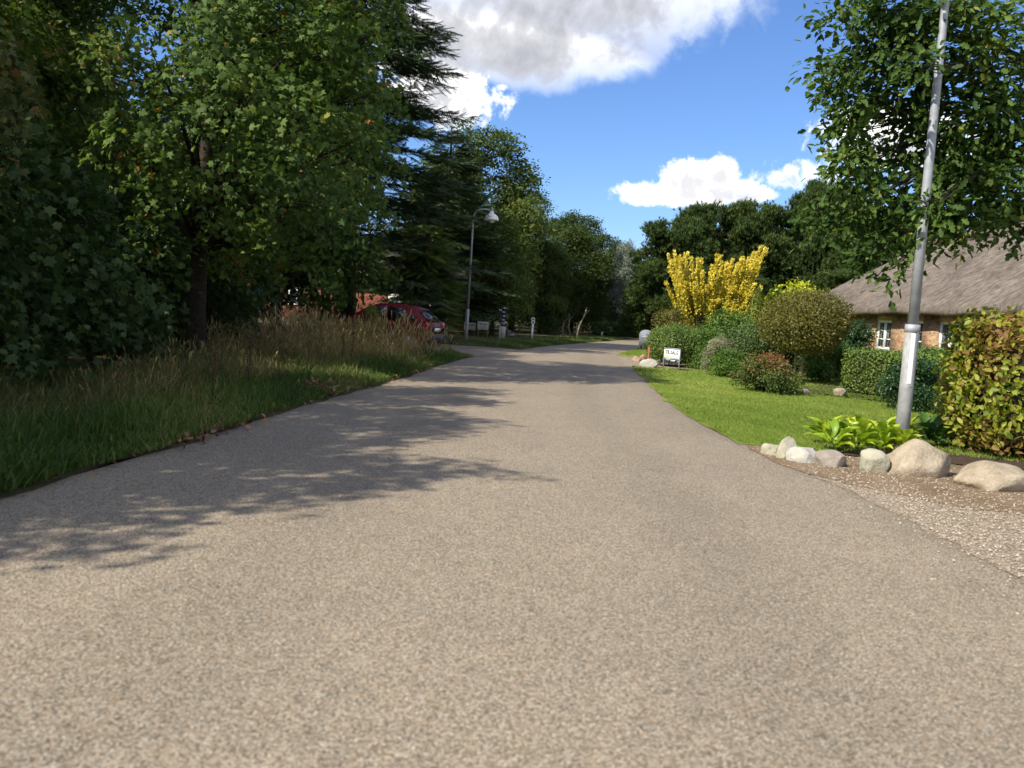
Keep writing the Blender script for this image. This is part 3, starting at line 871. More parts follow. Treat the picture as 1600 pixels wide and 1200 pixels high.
plant('maple_tree', 'tall green maple with a dark trunk and crown edge rising over the road', 'tree', MA, MAPLE_A, 0.0, 1.0)
plant('maple_tree', 'dull brownish green maple at the left edge of the picture, nearest tree', 'tree', (-8.5, 9.2, .06), MAPLE_B, 2.2, (.95, .95, .98), mats={'crown': MAT['maple_dull']})
plant('maple_tree', 'green maple standing left of the tall one with the dark trunk', 'tree', (-10.2, 14.6, .06), MAPLE_B, 4.4, 1.0)
plant('maple_tree', 'green maple behind the tall dark trunked maple, left of the spruce', 'tree', near(432, 29), MAPLE_B, 1.0, (1.15, 1.15, 1.3))
plant('maple_tree', 'roadside maple beside the nearest dull one, mostly left of the picture', 'tree', (-8.4, 6.0, .06), MAPLE_B, 5.6, .92)
plant('maple_tree', 'roadside maple whose crown shades the nearest stretch of road', 'tree', (-8.3, 3.0, .06), MAPLE_B, 3.3, .9)
# wood behind the first row
for i, (x, y, rz, s, who, lab) in enumerate([
        (-16, 19, .3, 1.05, WOOD_A, 'dark wood tree far left behind the nearest maples'),
        (-13, 20.5, 3.7, 1.05, WOOD_A, 'wood tree filling the gap left of the tall maple crown'),
        (-14, 27, 1.9, 1.1, WOOD_B, 'dark wood tree behind the tall maple trunk'),
        (-20, 33, 2.7, 1.15, WOOD_A, 'big wood tree deep behind the left maples'),
        (-12.5, 36.5, 4.1, 1.1, WOOD_B, 'wood tree behind the golden grass and left of the car'),
        (-23, 24, 5.0, 1.2, WOOD_B, 'wood tree at far left, deepest in the shade')]):
    plant('wood_tree', lab, 'tree', (x, y, .1), who, rz, s, 'trees of the left wood')
# low broadleaf growth at the wood's edge
for i, (x, y, rz, s, lab) in enumerate([
        (-6.9, 9.3, .2, 1.05, 'leafy maple sapling at the left picture edge above the dry grass'),
        (-6.5, 11.6, 2.1, .95, 'leafy maple sapling right of the one at the picture edge'),
        (-8.3, 12.2, 3.0, 1.25, 'taller maple sapling behind the two nearest ones'),
        (-7.4, 15.4, 4.0, 1.0, 'maple sapling just left of the dark maple trunk'),
        (-9.8, 19.0, 5.2, 1.3, 'maple sapling in shade behind the dark trunk'),
        (-7.6, 21.8, 1.3, 1.05, 'maple sapling to the right of the dark trunk'),
        (-9.0, 25.0, .7, 1.15, 'maple sapling left of the golden grass'),
        (-9.6, 28.5, 2.6, 1.3, 'maple sapling behind the golden grass, by the car bonnet')]):
    o = plant('maple_sapling', lab, 'shrub', (x, y, .06), SAP, rz, s, 'saplings along the wood edge')
# the leaves that show largest, on the nearest two saplings, as leaves of their own
rg = np.random.default_rng(77)
single_leaf = [scatter('leaf', LEAF_MAPLE[0], LEAF_MAPLE[1], np.zeros((1, 3)), np.eye(3)[None], np.ones((1, 1)), np.array([q]), MAT['sapling']) for q in (.25, .5, .75, .95)]
for o in [q for q in COL.objects if q.name.startswith('maple_sapling')][:2]:
    inv = np.array((Matrix.Translation(o.location) @ Matrix.Rotation(o.rotation_euler.z, 4, 'Z') @ Matrix.Scale(o.scale[0], 4)).inverted())
    for k in range(130):
        th, zz = rg.uniform(-2.3, .5), rg.uniform(.3, 2.6)
        rad = 1.55 * math.sqrt(max(.15, 1 - ((zz - 1.0) / 1.9) ** 2)) * rg.uniform(.9, 1.08)
        p = np.array([o.location.x + rad * math.cos(th), o.location.y + rad * math.sin(th), zz, 1])
        nrm = np.array([[math.cos(th) * .6, math.sin(th) * .6, .7]]) + .35 * rg.normal(size=(1, 3))
        fm = frames(nrm, rg, np.array([[math.cos(th), math.sin(th), -.7]]))[0]
        s = .125 * rg.uniform(.7, 1.25)
        wm = np.eye(4)
        wm[:3, :3] = fm * s
        wm[:3, 3] = p[:3]
        lf = link_mesh('leaf', single_leaf[rg.integers(0, 4)], o)
        lf.matrix_local = Matrix((inv @ wm).tolist())

# ---- spruce
def spruce(name, seed, H, Rr, zb, step=.42, per=5):
    rg = np.random.default_rng(seed)
    tm, pts = trunk_mesh(name + '_trunk', rg, H, .30, MAT['bark'], (0, 0), 10, 10)
    P, A, N = [], [], []
    mb = MB()
    z = zb
    while z < H * .985:
        for k in range(per):
            a = rg.uniform(0, 2 * math.pi)
            L = (Rr * (1 - z / H) ** .72 + .25) * rg.uniform(.72, 1.12)
            ca, sa = math.cos(a), math.sin(a)
            zz = lambda r_: z + .10 * r_ - .075 * r_ * r_ / (1 + .1 * L) + .022 * max(0, r_ - .62 * L) ** 2 * 4
            mb.tube([(ca * r_, sa * r_, zz(r_)) for r_ in np.linspace(.1, L, 5)], [.05 * (L / 5), .04 * (L / 5), .025, .015, .006], 5, caps=False)
            r_ = .25 * L
            while r_ < L:
                wmax = min(1.1, .42 * (L - r_) + .22)
                for sg in (-1, 1):
                    ww = .06
                    while ww < wmax:
                        px_, py_ = ca * (r_ + ww * .55) - sg * sa * ww, sa * (r_ + ww * .55) + sg * ca * ww
                        P.append((px_, py_, zz(r_) - .18 * ww * ww + rg.normal(0, .04)))
                        A.append((ca * .8 - sg * sa * .6, sa * .8 + sg * ca * .6, rg.normal(-.12, .25)))
                        N.append((rg.normal(0, .35), rg.normal(0, .35), 1))
                        ww += .27
                r_ += .21
            P.append((ca * L, sa * L, zz(L))); A.append((ca, sa, .25)); N.append((0, 0, 1))
        z += step * rg.uniform(.8, 1.2)
    P, A, N = np.array(P), np.array(A), np.array(N)
    S = .52 * rg.uniform(.7, 1.3, (len(P), 1))
    T = np.clip(.4 + rg.normal(0, .18, len(P)), 0, 1)
    a = unit(A)
    n = unit(N - a * np.sum(N * a, 1, keepdims=True))
    Fm = np.stack([a, np.cross(n, a), n], axis=2)
    cm = scatter(name + '_crown', SPRAY[0], SPRAY[1], P, Fm, S, T, MAT['spruce'])
    return [('trunk', tm), ('limbs', mb.mesh(name + '_limbs', MAT['bark'], True)), ('crown', cm)]
SPRUCE = spruce('spruce', 41, 19.5, 7.6, 2.4, .38, 5)
plant('spruce_tree', 'tall dark spruce with drooping layered branches behind the red car', 'tree', near(545, 37.5), SPRUCE, .5, 1.0)
plant('spruce_tree', 'smaller spruce between the tall spruce and the far maples', 'tree', near(690, 49), SPRUCE, 2.0, (.62, .62, .58))
# young larch-like fir beside the car
FIR = spruce('young_fir', 43, 4.6, 1.5, .5, .30, 6)
plant('young_fir', 'pale green young fir right behind the red car', 'tree', near(662, 34.5), FIR, 1.1, 1.0, mats={'crown': MAT['wood_green']})

# ---- deciduous trees along the far left side of the road
for (px, y, rz, s, who, mt, lab) in [
        (735, 58, .3, (1.05, 1.05, 1.06), WOOD_A, 'wood_green', 'tall leafy tree with bronze top right of the spruce'),
        (800, 64, 1.7, (.95, .95, .83), WOOD_A, 'wood_green', 'leafy tree whose crown bulges over the lamp head'),
        (770, 51, 2.4, (.62, .62, .66), WOOD_B, 'wood_green', 'lower yellowish green tree behind the number post'),
        (893, 71, 3.6, (.92, .92, .92), WOOD_B, 'dark_green', 'dark rounded tree left of the silver leaved tree'),
        (845, 62, 5.1, (.60, .60, .62), WOOD_B, 'dark_green', 'dark low tree behind the thin pale trunks'),
        (935, 78, 4.4, (.8, .8, .85), WOOD_B, 'dark_green', 'dark tree directly left of the silver tree'),
        (972, 72, .9, (.44, .44, .74), WOOD_B, 'silver', 'silvery grey leaved tree where the road bends away'),
        (1000, 80, 2.9, (.5, .5, .50), WOOD_B, 'wood_green', 'round green tree below the silver one at the bend'),
        (1015, 96, 1.2, (.9, .9, .72), WOOD_B, 'dark_green', 'dark tree in the gap at the road bend'),
        (950, 104, 5.6, (1.1, 1.1, .7), WOOD_A, 'dark_green', 'farthest dark tree closing the view along the road'),
        (860, 88, 3.1, (1.2, 1.2, .9), WOOD_A, 'dark_green', 'dark tree behind the row on the left side of the road'),
        (690, 72, 2.2, (1.2, 1.2, 1.0), WOOD_A, 'dark_green', 'dark tree behind the brick house')]:
    plant('roadside_tree', lab, 'tree', near(px, y, .05), who, rz, s, 'trees along the left side of the far road', mats={'crown': MAT[mt]})

# ---- pines on the right
def pine(name, seed, H, zb, Rr, n):
    rg = np.random.default_rng(seed)
    lob = lobes_in(rg, n, H, zb, Rr, lambda t_: max(.35, math.sqrt(max(0, 1 - ((t_ - .40) / .68) ** 2))), .22, .34)
    tm, pts = trunk_mesh(name + '_trunk', rg, H * .9, .2, MAT['bark'], (.3, .2))
    lm = limbs_mesh(name + '_limbs', rg, pts, lob, .2, MAT['bark'])
    P, N, A, T = leaf_points(rg, lob, 34, 9, tw=.42, thick=.22, droop=-.3)
    C = np.array([0, 0, H * .45])
    al = unit(P - C) * .7 + np.array([0, 0, .9]) + .4 * rg.normal(size=P.shape)
    n_ = rg.normal(size=P.shape)
    a = unit(al)
    n_ = unit(n_ - a * np.sum(n_ * a, 1, keepdims=True))
    Fm = np.stack([a, np.cross(n_, a), n_], axis=2)
    cm = scatter(name + '_crown', LEAF_NEEDLES[0], LEAF_NEEDLES[1], P, Fm, .36 * rg.uniform(.7, 1.3, (len(P), 1)), T, MAT['pine'])
    return [('trunk', tm), ('limbs', lm), ('crown', cm)]
PINE_A = pine('pine_a', 51, 10.5, 1.2, 4.0, 46)
PINE_B = pine('pine_b', 52, 12.0, 2.0, 3.6, 44)
for (px, y, rz, s, who, lab) in [
        (1050, 64, .2, (.95, .95, .80), PINE_A, 'leftmost dark pine of the group beside the sky gap'),
        (1105, 66, 1.5, (1.0, 1.0, .92), PINE_A, 'dark pine behind the left half of the yellow elm'),
        (1165, 68, 2.9, (1.0, 1.0, .97), PINE_A, 'dark pine behind the right tip of the yellow elm'),
        (1262, 66, 4.4, (.82, .82, .99), PINE_B, 'tallest dark pine with pointed top above the garden'),
        (1313, 68, .8, (.72, .72, .98), PINE_B, 'dark pine with a tufted top right of the tallest pine'),
        (1225, 72, 3.4, (1.0, 1.0, .82), PINE_A, 'low dark pine between the elm and the tallest pine'),
        (1375, 70, 5.3, (1.1, 1.1, 1.0), PINE_A, 'dark pine behind the thatched roof, seen through the oak'),
        (1460, 74, 2.1, (1.1, 1.1, 1.0), PINE_A, 'dark pine behind the thatched roof, beside the lamp post'),
        (1560, 78, 3.9, (1.1, 1.1, 1.1), PINE_B, 'rightmost dark pine behind the thatched roof'),
        (1090, 82, 5.9, (1.3, 1.3, .75), PINE_A, 'dark pine filling in behind the leftmost pines'),
        (1320, 56, 1.9, (.75, .75, .48), PINE_A, 'low dark pine just left of the thatched roof'),
        (1130, 54, .6, (.9, .9, .42), PINE_A, 'low dark pine directly behind the yellow elm')]:
    plant('pine_tree', lab, 'tree', near(px, y, .05), who, rz, s, 'dark pines behind the garden')

# ---- overhanging oak on the right
OB = (9.6, 15.2)
oak_extra = [px_lobe(*q, OB) for q in [
    (1335, 22, 12.6, .42), (1375, 70, 12.2, .5), (1300, 118, 12.4, .34), (1345, 128, 12.8, .5), (1310, 198, 12.2, .34), (1355, 205, 12.8, .46), (1420, 40, 12.0, .55),
    (1322, 268, 12.2, .36), (1368, 268, 12.9, .40), (1358, 318, 12.0, .30), (1345, 362, 12.3, .34), (1385, 392, 12.0, .36), (1402, 425, 11.8, .24), (1420, 340, 12.7, .40),
    (1425, 150, 12.9, .55), (1440, 230, 13.2, .50), (1480, 60, 11.9, .62), (1500, 160, 12.2, .62), (1530, 250, 12.4, .58), (1490, 300, 12.2, .50), (1450, 360, 12.3, .34),
    (1520, 300, 12.2, .42), (1580, 270, 12.5, .5), (1600, 335, 12.7, .30), (1545, 345, 12.5, .30), (1488, 378, 12.3, .24), (1590, 375, 12.8, .20), (1570, 80, 12.2, .66), (1590, 190, 12.3, .62), (1495, 350, 12.4, .2), (1300, 350, 12.5, .26), (1275, 335, 12.6, .16), (1440, 110, 11.0, .22), (1450, 330, 11.0, .16)]]
OAK = decid('oak', 61, 10.5, 5.0, 5.0, round_prof, 14, MAT['oak'], LEAF_OAK, .122, 92, 19, r0=.15, tw=.28, extra=oak_extra, rlo=.12, rhi=.2, limb_low=.55)
plant('oak_tree', 'leafy oak overhanging the lamp post from the right picture edge', 'tree', (OB[0], OB[1], .05), OAK)

# ================================================================== GRASSES (nobody could count them)
def stuff(name, me, label, cat):
    o = link_mesh(name, me)
    tag(o, label, cat, None, 'stuff')
    return o
rg = np.random.default_rng(91)
def blades(name, P, hgt, wid, lean, mat, tint, tmpl=BLADE):
    n = len(P)
    a = rg.uniform(0, 2 * math.pi, n)
    lx = lean * rg.normal(size=n)
    ly = lean * rg.normal(size=n)
    zc = unit(np.stack([lx, ly, np.ones(n)], 1))
    xc = np.stack([np.cos(a), np.sin(a), np.zeros(n)], 1)
    xc = unit(xc - zc * np.sum(xc * zc, 1, keepdims=True))
    yc = np.cross(zc, xc)
    Fm = np.stack([xc * (hgt * .55)[:, None], yc * wid[:, None], zc * hgt[:, None]], axis=2)
    return scatter(name, tmpl[0], tmpl[1], P, Fm, np.ones((n, 1)), tint, mat)
# green verge along the road edge
n = 47000
y = np.exp(rg.uniform(math.log(4.2), math.log(62), n))
clump = np.sin(y * 3.1) * .5 + np.sin(y * 7.7 + 1) * .3
off = np.abs(rg.normal(0, 1, n)) * .75 - .02 + .10 * clump
off = np.where(rg.uniform(size=n) < .35, rg.uniform(.02, 3.6, n), off)
fringe = rg.uniform(size=n) < .16
off = np.where(fringe, rg.normal(.06, .07, n) + .05 * clump, off)
ok = (off > -.09) & ~((y > 27.0) & (y < 34.5) & (off > -.5))
y, off = y[ok], off[ok]
n = len(y)
x = left_x(y) - off
h = (.09 + .06 * np.sin(x * 3.1) * np.sin(y * 2.3) + .15 * np.clip(off / .8, 0, 1)) * rg.uniform(.5, 1.35, n) * np.where(y > 34, .55, 1)
P = np.stack([x, y, np.full(n, .045)], 1)
stuff('verge_grass', blades('verge_grass', P, h, .008 + .00035 * y + .003 * rg.uniform(size=n), .38, MAT['grass'], np.clip(.42 + .3 * np.sin(x * 2.1 + y * .9) + rg.normal(0, .24, n), 0, 1)), 'long green grass along the left road edge', 'grass')
# dry tall grass behind it
n = 26000
y = np.exp(rg.uniform(math.log(5.0), math.log(31.5), n))
off = 1.25 + np.abs(rg.normal(0, 1.35, n))
off = np.where((y > 19) & (y < 31), .45 + rg.uniform(0, 1, n) ** .8 * 4.6, off)
ok = ~((y > 26.6) & (off > 5.5)) & ~((y > 27.6) & (off < 1.2)) & ~(y > 27.4)
y, off = y[ok], off[ok]
n = len(y)
x = left_x(y) - off
near_car = np.clip((y - 17) / 6, 0, 1)
h = (.40 + .10 * np.sin(x * 1.9 + y * .8) + .40 * near_car * np.clip((off - .3) / 1.2, .35, 1)) * rg.uniform(.35, 1.35, n)
P = np.stack([x, y, np.full(n, .05)], 1)
tall = rg.uniform(size=n) < np.where(y < 17, .84, .5)
T = np.clip(.20 + .15 * np.sin(x * 2.7 + y * 1.3) + .45 * near_car + rg.normal(0, .24, n), 0, 1)
stuff('dry_grass', blades('dry_grass', P[tall], h[tall] * .8, np.full(tall.sum(), .0045) + .0004 * y[tall], .55, MAT['dry'], T[tall]), 'tall dry golden grass under the left trees', 'grass')
st = ~tall
hs = h[st] * 1.12
stuff('seeding_grass', blades('seeding_grass', P[st], hs, hs * (.10 + .016 * y[st]), .40, MAT['dry'], np.clip(T[st] + .1, 0, 1), STALK), 'seeding grass stalks rising from the dry grass', 'grass')
# mown lawn
n = 70000
y = np.exp(rg.uniform(math.log(9.6), math.log(28), n))
x = rg.uniform(0, 1, n) * (.62 * y - 1) + 2.2
stone_y = np.interp(x, [q[0] for q in near_edge], [q[1] for q in near_edge])
ok = (x > right_x(y) - .02) & (y > stone_y + .12) & (x < 11.5) & (y < 27.5)
x, y = x[ok], y[ok]
n = len(x)
P = np.stack([x, y, np.full(n, .017)], 1)
lt = .46 + .26 * np.sin(x * .9 + 1) * np.sin(y * .55) + .12 * np.sin(x * 3.3 + y * 2.3)
stuff('lawn_grass', blades('lawn_grass', P, rg.uniform(.022, .05, n), .045 + .0012 * y, .25, MAT['lawn_blade'], np.clip(lt + rg.normal(0, .18, n), 0, 1), TUFT), 'short mown grass of the sunny garden lawn', 'grass')
n = 16000
y = rg.uniform(34.5, 50, n)
x = right_x(y) + .08 + rg.uniform(0, 4, n)
stuff('far_lawn_grass', blades('far_lawn_grass', np.stack([x, y, np.full(n, .045)], 1), rg.uniform(.03, .06, n), np.full(n, .09), .25, MAT['lawn_blade'], np.clip(.45 + rg.normal(0, .2, n), 0, 1), TUFT), 'mown grass beyond the red post and boulders', 'grass')
# loose stones
n = 13000
yy = np.exp(rg.uniform(math.log(3.2), math.log(10.5), n))
x = right_x(yy) + np.abs(rg.normal(0, 1, n)) * 1.3 - .08 - (rg.uniform(size=n) < .2) * np.abs(rg.normal(0, .3, n))
stone_y = np.interp(x, [q[0] for q in near_edge], [q[1] for q in near_edge])
ok = (yy < stone_y - .02)
x, yy = x[ok], yy[ok]
n = len(x)
a = rg.uniform(0, 6.28, n)
Fm = np.stack([np.stack([np.cos(a), np.sin(a), 0 * a], 1), np.stack([-np.sin(a), np.cos(a), 0 * a], 1), np.tile([0, 0, 1.], (n, 1))], axis=2)
stuff('loose_gravel', scatter('loose_gravel', PEBBLE[0], PEBBLE[1], np.stack([x, yy, np.full(n, .013)], 1), Fm, rg.uniform(.004, .012, (n, 1)), rg.uniform(0, 1, n), MAT['gravel_chip'], True), 'loose pale gravel of the drive below the boulders', 'gravel')
n = 3500
yy = np.exp(rg.uniform(math.log(2.2), math.log(6.0), n))
x = rg.uniform(-.75, .75, n) * yy
ok = (x > left_x(yy) + .1) & (x < right_x(yy) - .15)
x, yy = x[ok], yy[ok]
n = len(x)
s_ = (x - left_x(yy)) / (right_x(yy) - left_x(yy))
a = rg.uniform(0, 6.28, n)
Fm = np.stack([np.stack([np.cos(a), np.sin(a), 0 * a], 1), np.stack([-np.sin(a), np.cos(a), 0 * a], 1), np.tile([0, 0, 1.], (n, 1))], axis=2)
stuff('road_chippings', scatter('road_chippings', PEBBLE[0], PEBBLE[1], np.stack([x, yy, .035 * (1 - (2 * s_ - 1) ** 2) + .0005], 1), Fm, rg.uniform(.002, .0048, (n, 1)), rg.uniform(.1, 1, n), MAT['gravel_chip'], True), 'pale stone chippings standing out of the near road surface', 'chippings')
# fallen leaves along the edge
n = 230
yy = np.concatenate([rg.normal(8.6, .8, 130), rg.uniform(6, 20, n - 130)])
x = left_x(yy) + np.abs(rg.normal(0, .10, n)) * np.sign(rg.normal(size=n)) - .02
P = np.stack([x, yy, rg.uniform(.02, .07, n)], 1)
N = unit(np.array([0, 0, 1.]) + .5 * rg.normal(size=(n, 3)))
stuff('fallen_leaves', scatter('fallen_leaves', LEAF_MAPLE[0], LEAF_MAPLE[1], P, frames(N, rg), .075 * rg.uniform(.5, 1.2, (n, 1)), rg.uniform(0, 1, n), MAT['litter']), 'brown fallen leaves gathered along the left road edge', 'leaves')

# ================================================================== THATCHED HOUSE
HA = np.array([14.7, 45.0])
HB = np.array([15.25, 6.5])
hu = (HB - HA) / np.linalg.norm(HB - HA)
HL = float(np.linalg.norm(HB - HA))
HD, HW, HR = 8.2, 2.30, 5.75
hrz = math.atan2(hu[1], hu[0])
house = empty('thatched_house', (HA[0], HA[1], .05), hrz)
tag(house, 'long yellowish brick house with a grey thatched roof and white windows', 'house')
def facade_x(px, py):
    d = ray(px, py)
    nrm = np.array([hu[1], -hu[0]])
    k = np.dot(HA - np.array([0, 0]), nrm) / np.dot(d[:2], nrm)
    return float(np.dot(d[:2] * k - HA, hu))
# brick walls
m, t, out = new_mat('old_brick')
b = t.add('ShaderNodeBsdfPrincipled')
tcn = t.add('ShaderNodeTexCoord')
mp = t.add('ShaderNodeMapping')
mp.inputs['Rotation'].default_value = (R(90), 0, 0)
t.link(tcn.outputs['Object'], mp.inputs['Vector'])
br = t.add('ShaderNodeTexBrick')
br.inputs['Scale'].default_value = 1.0
br.inputs['Brick Width'].default_value = .24
br.inputs['Row Height'].default_value = .068
br.inputs['Mortar Size'].default_value = .008
br.inputs['Color1'].default_value = (.30, .15, .075, 1)
br.inputs['Color2'].default_value = (.50, .32, .17, 1)
br.inputs['Mortar'].default_value = (.36, .31, .24, 1)
t.link(mp.outputs[0], br.inputs['Vector'])
nn = t.noise(tcn.outputs['Object'], 2.2, 5, .65)
col = t.mix(1.0, br.outputs[0], t.ramp(t.m('ADD', t.m('MULTIPLY', nn, .6), t.m('MULTIPLY', t.noise(tcn.outputs['Object'], 9, 3, .6), .4)), [(.38, (.42, .36, .33)), (.52, (.95, .93, .9)), (.65, (1.1, 1.1, 1.08))]), 'MULTIPLY')
t.link(col, b.inputs['Base Color'])
b.inputs['Roughness'].default_value = .9
bp = t.add('ShaderNodeBump')
bp.inputs['Strength'].default_value = .5
bp.inputs['Distance'].default_value = .01
t.link(br.outputs['Fac'], bp.inputs['Height'])
bp.invert = True
t.link(bp.outputs[0], b.inputs['Normal'])
t.link(b.outputs[0], out.inputs[0])
MAT['brick'] = m
wins = []
x2 = facade_x(1393, 510); wins.append((x2 - 1.4, x2))
x2 = facade_x(1442, 510); wins.append((x2 - 1.4, x2))
x1 = facade_x(1467, 510); wins.append((x1, x1 + 1.4))
wins.append((x1 + 3.6, x1 + 5.0))
Z0, Z1 = .85, 2.03
mb = MB()
TH = .3
cuts = [0.0]
for (a, c) in wins:
    cuts += [a, c]
cuts.append(HL)
for i in range(0, len(cuts), 2):                              # piers between the window openings
    mb.box(((cuts[i] + cuts[i + 1]) / 2, TH / 2, HW / 2), (cuts[i + 1] - cuts[i], TH, HW))
for (a, c) in wins:                                           # below and above the openings
    mb.box(((a + c) / 2, TH / 2, Z0 / 2), (c - a, TH - .002, Z0))
    mb.box(((a + c) / 2, TH / 2, (Z1 + HW) / 2), (c - a, TH - .002, HW - Z1))
mb.box((HL / 2, HD - TH / 2, HW / 2), (HL, TH, HW))
mb.box((TH / 2, HD / 2, HW / 2), (TH, HD - 2 * TH - .004, HW))
mb.box((HL - TH / 2, HD / 2, HW / 2), (TH, HD - 2 * TH - .004, HW))
mb.build('wall', MAT['brick'], house)
for (a, c) in wins:
    wn = MB().box(((a + c) / 2, .09, Z1 - .03), (c - a, .09, .06)).box(((a + c) / 2, .09, Z0 + .03), (c - a, .09, .06)) \
        .box((a + .035, .09, (Z0 + Z1) / 2), (.07, .09, Z1 - Z0 - .12)).box((c - .035, .09, (Z0 + Z1) / 2), (.07, .09, Z1 - Z0 - .12)) \
        .box(((a + c) / 2, .085, (Z0 + Z1) / 2), (.09, .10, Z1 - Z0 - .12)).build('window', MAT['white'], house)
    for sd in (0, 1):
        lo = a + .07 if sd == 0 else (a + c) / 2 + .045
        hi = (a + c) / 2 - .045 if sd == 0 else c - .07
        mbs = MB()
        for zz in np.linspace(Z0 + .06, Z1 - .06, 4):
            mbs.box(((lo + hi) / 2, .092, float(np.clip(zz, Z0 + .08, Z1 - .08))), (hi - lo, .05, .036))
        for xx in (lo + .02, hi - .02):
            mbs.box((xx, .092, (Z0 + Z1) / 2), (.036, .046, Z1 - Z0 - .124))
        mbs.build('frame', MAT['white'], wn)
        for k in range(3):
            za, zb_ = Z0 + .06 + (Z1 - Z0 - .12) * k / 3, Z0 + .06 + (Z1 - Z0 - .12) * (k + 1) / 3
            MB().box(((lo + hi) / 2, .10, (za + zb_) / 2), (hi - lo - .02, .008, zb_ - za - .02)).build('pane', MAT['glass'], wn)
    MB().box(((a + c) / 2, -.03, Z0 - .02), (c - a + .12, .12, .05)).build('sill', MAT['concrete'], wn)
# thatch
m, t, out = new_mat('thatch')
b = t.add('ShaderNodeBsdfPrincipled')
tcn = t.add('ShaderNodeTexCoord')
mp = t.add('ShaderNodeMapping')
mp.inputs['Scale'].default_value = (5, 1.0, 1.0)
t.link(tcn.outputs['Object'], mp.inputs['Vector'])
n1 = t.noise(mp.outputs[0], 2.4, 6, .7)
n2 = t.noise(tcn.outputs['Object'], .5, 4, .6)
n3 = t.noise(tcn.outputs['Object'], 4.0, 6, .75)
v = t.m('ADD', t.m('MULTIPLY', n1, .45), t.m('ADD', t.m('MULTIPLY', n2, .2), t.m('MULTIPLY', n3, .35)))
t.link(t.ramp(v, [(.40, (.07, .057, .047)), (.5, (.15, .126, .105)), (.60, (.25, .215, .18))]), b.inputs['Base Color'])
b.inputs['Roughness'].default_value = .95
b.inputs['Specular IOR Level'].default_value = .1
bp = t.add('ShaderNodeBump')
bp.inputs['Strength'].default_value = 1.0
bp.inputs['Distance'].default_value = .12
t.link(v, bp.inputs['Height'])
t.link(bp.outputs[0], b.inputs['Normal'])
t.link(b.outputs[0], out.inputs[0])
MAT['thatch'] = m
rg = np.random.default_rng(8)
nx, ny = 150, 44
def ring(ins, z, hipx):
    """closed loop round the house; ins = inset from the wall line, hipx = extra inset at the ends"""
    x0, x1, y0, y1 = ins + hipx, HL - ins - hipx, ins, HD - ins
    pts = [(x0 + (x1 - x0) * i / nx, y0) for i in range(nx)] + [(x1, y0 + (y1 - y0) * i / ny) for i in range(ny)] \
        + [(x1 - (x1 - x0) * i / nx, y1) for i in range(nx)] + [(x0, y1 - (y1 - y0) * i / ny) for i in range(ny)]
    return [(p[0], p[1], z) for p in pts]
OV = .55
rings = [ring(-.10, HW - .02, 0), ring(-OV + .06, HW - .08, 0), ring(-OV, HW + .02, 0), ring(-OV + .03, HW + .16, 0), ring(-OV + .12, HW + .27, 0)]
for s in np.linspace(.04, 1, 20):
    ins = -OV + .12 + (HD / 2 + OV - .14) * s
    zc = HW + .27 + (HR - HW - .27) * (s ** .96)
    rings.append(ring(ins, zc, -.25 * s * ins if s > .2 else 0))
A_ = np.array(rings)
k = A_.shape[1]
ph = rg.uniform(0, 6, 8)
d_ = .05 * np.sin(A_[..., 0] * .8 + ph[0]) * np.sin(A_[..., 1] * 1.1 + ph[1]) + .03 * np.sin(A_[..., 0] * 2.3 + A_[..., 1] * 1.7 + ph[2]) + rg.normal(0, .012, A_.shape[:2])
A_[..., 2] += d_ * np.linspace(.5, 1, len(rings))[:, None]
fs = [(i * k + j, i * k + (j + 1) % k, (i + 1) * k + (j + 1) % k, (i + 1) * k + j) for i in range(len(rings) - 1) for j in range(k)]
roof = link_mesh('roof', mesh_from('roof', A_.reshape(-1, 3), fs, MAT['thatch'], True), house)
mb = MB()
mb.tube([(3.2 + (HL - 6.4) * i / 30, HD / 2 + .04 * math.sin(i), HR - .02 + .03 * math.sin(i * 1.7)) for i in range(31)], .34, 10)
mb.build('ridge', MAT['thatch'], roof, True)
MB().box((HL * .55, HD / 2, HR + .5), (.75, .6, 1.3)).box((HL * .55, HD / 2, HR + 1.18), (.85, .7, .1)).build('chimney', MAT['brick'], roof)

# ================================================================== BRICK HOUSE BEHIND THE SPRUCE
bh = empty('brick_house', (near(565, 55)[0], 55, .05), R(-8))
tag(bh, 'red brick house half hidden behind the spruce and red car', 'house')
m2 = plain('red_brick', (.20, .065, .045), .9, var=.25, scale=6, bump=.3)
MB().box((0, 4, 1.35), (13, 8, 2.7)).build('wall', m2, bh)
MB().poly([(-6.9, -.5, 2.62), (6.9, -.5, 2.62), (6.9, 4, 5.6), (-6.9, 4, 5.6)], .12, (0, -.55, .83)).poly([(-6.9, 8.5, 2.62), (6.9, 8.5, 2.62), (6.9, 4.02, 5.6), (-6.9, 4.02, 5.6)], .12, (0, .55, .83)) \
    .poly([(-6.5, 0, 2.7), (-6.5, 8, 2.7), (-6.5, 4, 5.4)], .2, (1, 0, 0)).poly([(6.3, 0, 2.7), (6.3, 8, 2.7), (6.3, 4, 5.4)], .2, (1, 0, 0)).build('roof', plain('dark_tiles', (.07, .055, .05), .8, bump=.3), bh)
for xx in (-4.2, -1.2, 4.9):
    wn = MB().box((xx, -.02, 2.02), (1.1, .08, .08)).box((xx, -.02, .98), (1.1, .08, .08)).box((xx - .51, -.02, 1.5), (.08, .08, .96)).box((xx + .51, -.02, 1.5), (.08, .08, .96)).box((xx, -.02, 1.5), (.06, .07, .96)).build('window', MAT['offwhite'], bh)
    MB().box((xx, -.008, 1.5), (.94, .03, .96)).build('pane', MAT['glass'], wn)
dr = MB().box((2.2, -.02, 1.06), (1.0, .07, 2.1)).build('door', MAT['offwhite'], bh)
MB().box((1.85, -.075, 1.05), (.12, .04, .03)).build('handle', MAT['alloy'], dr)

# ================================================================== GARDEN PLANTS
GP = lambda px, py: tuple(gnd(px, py, .045))
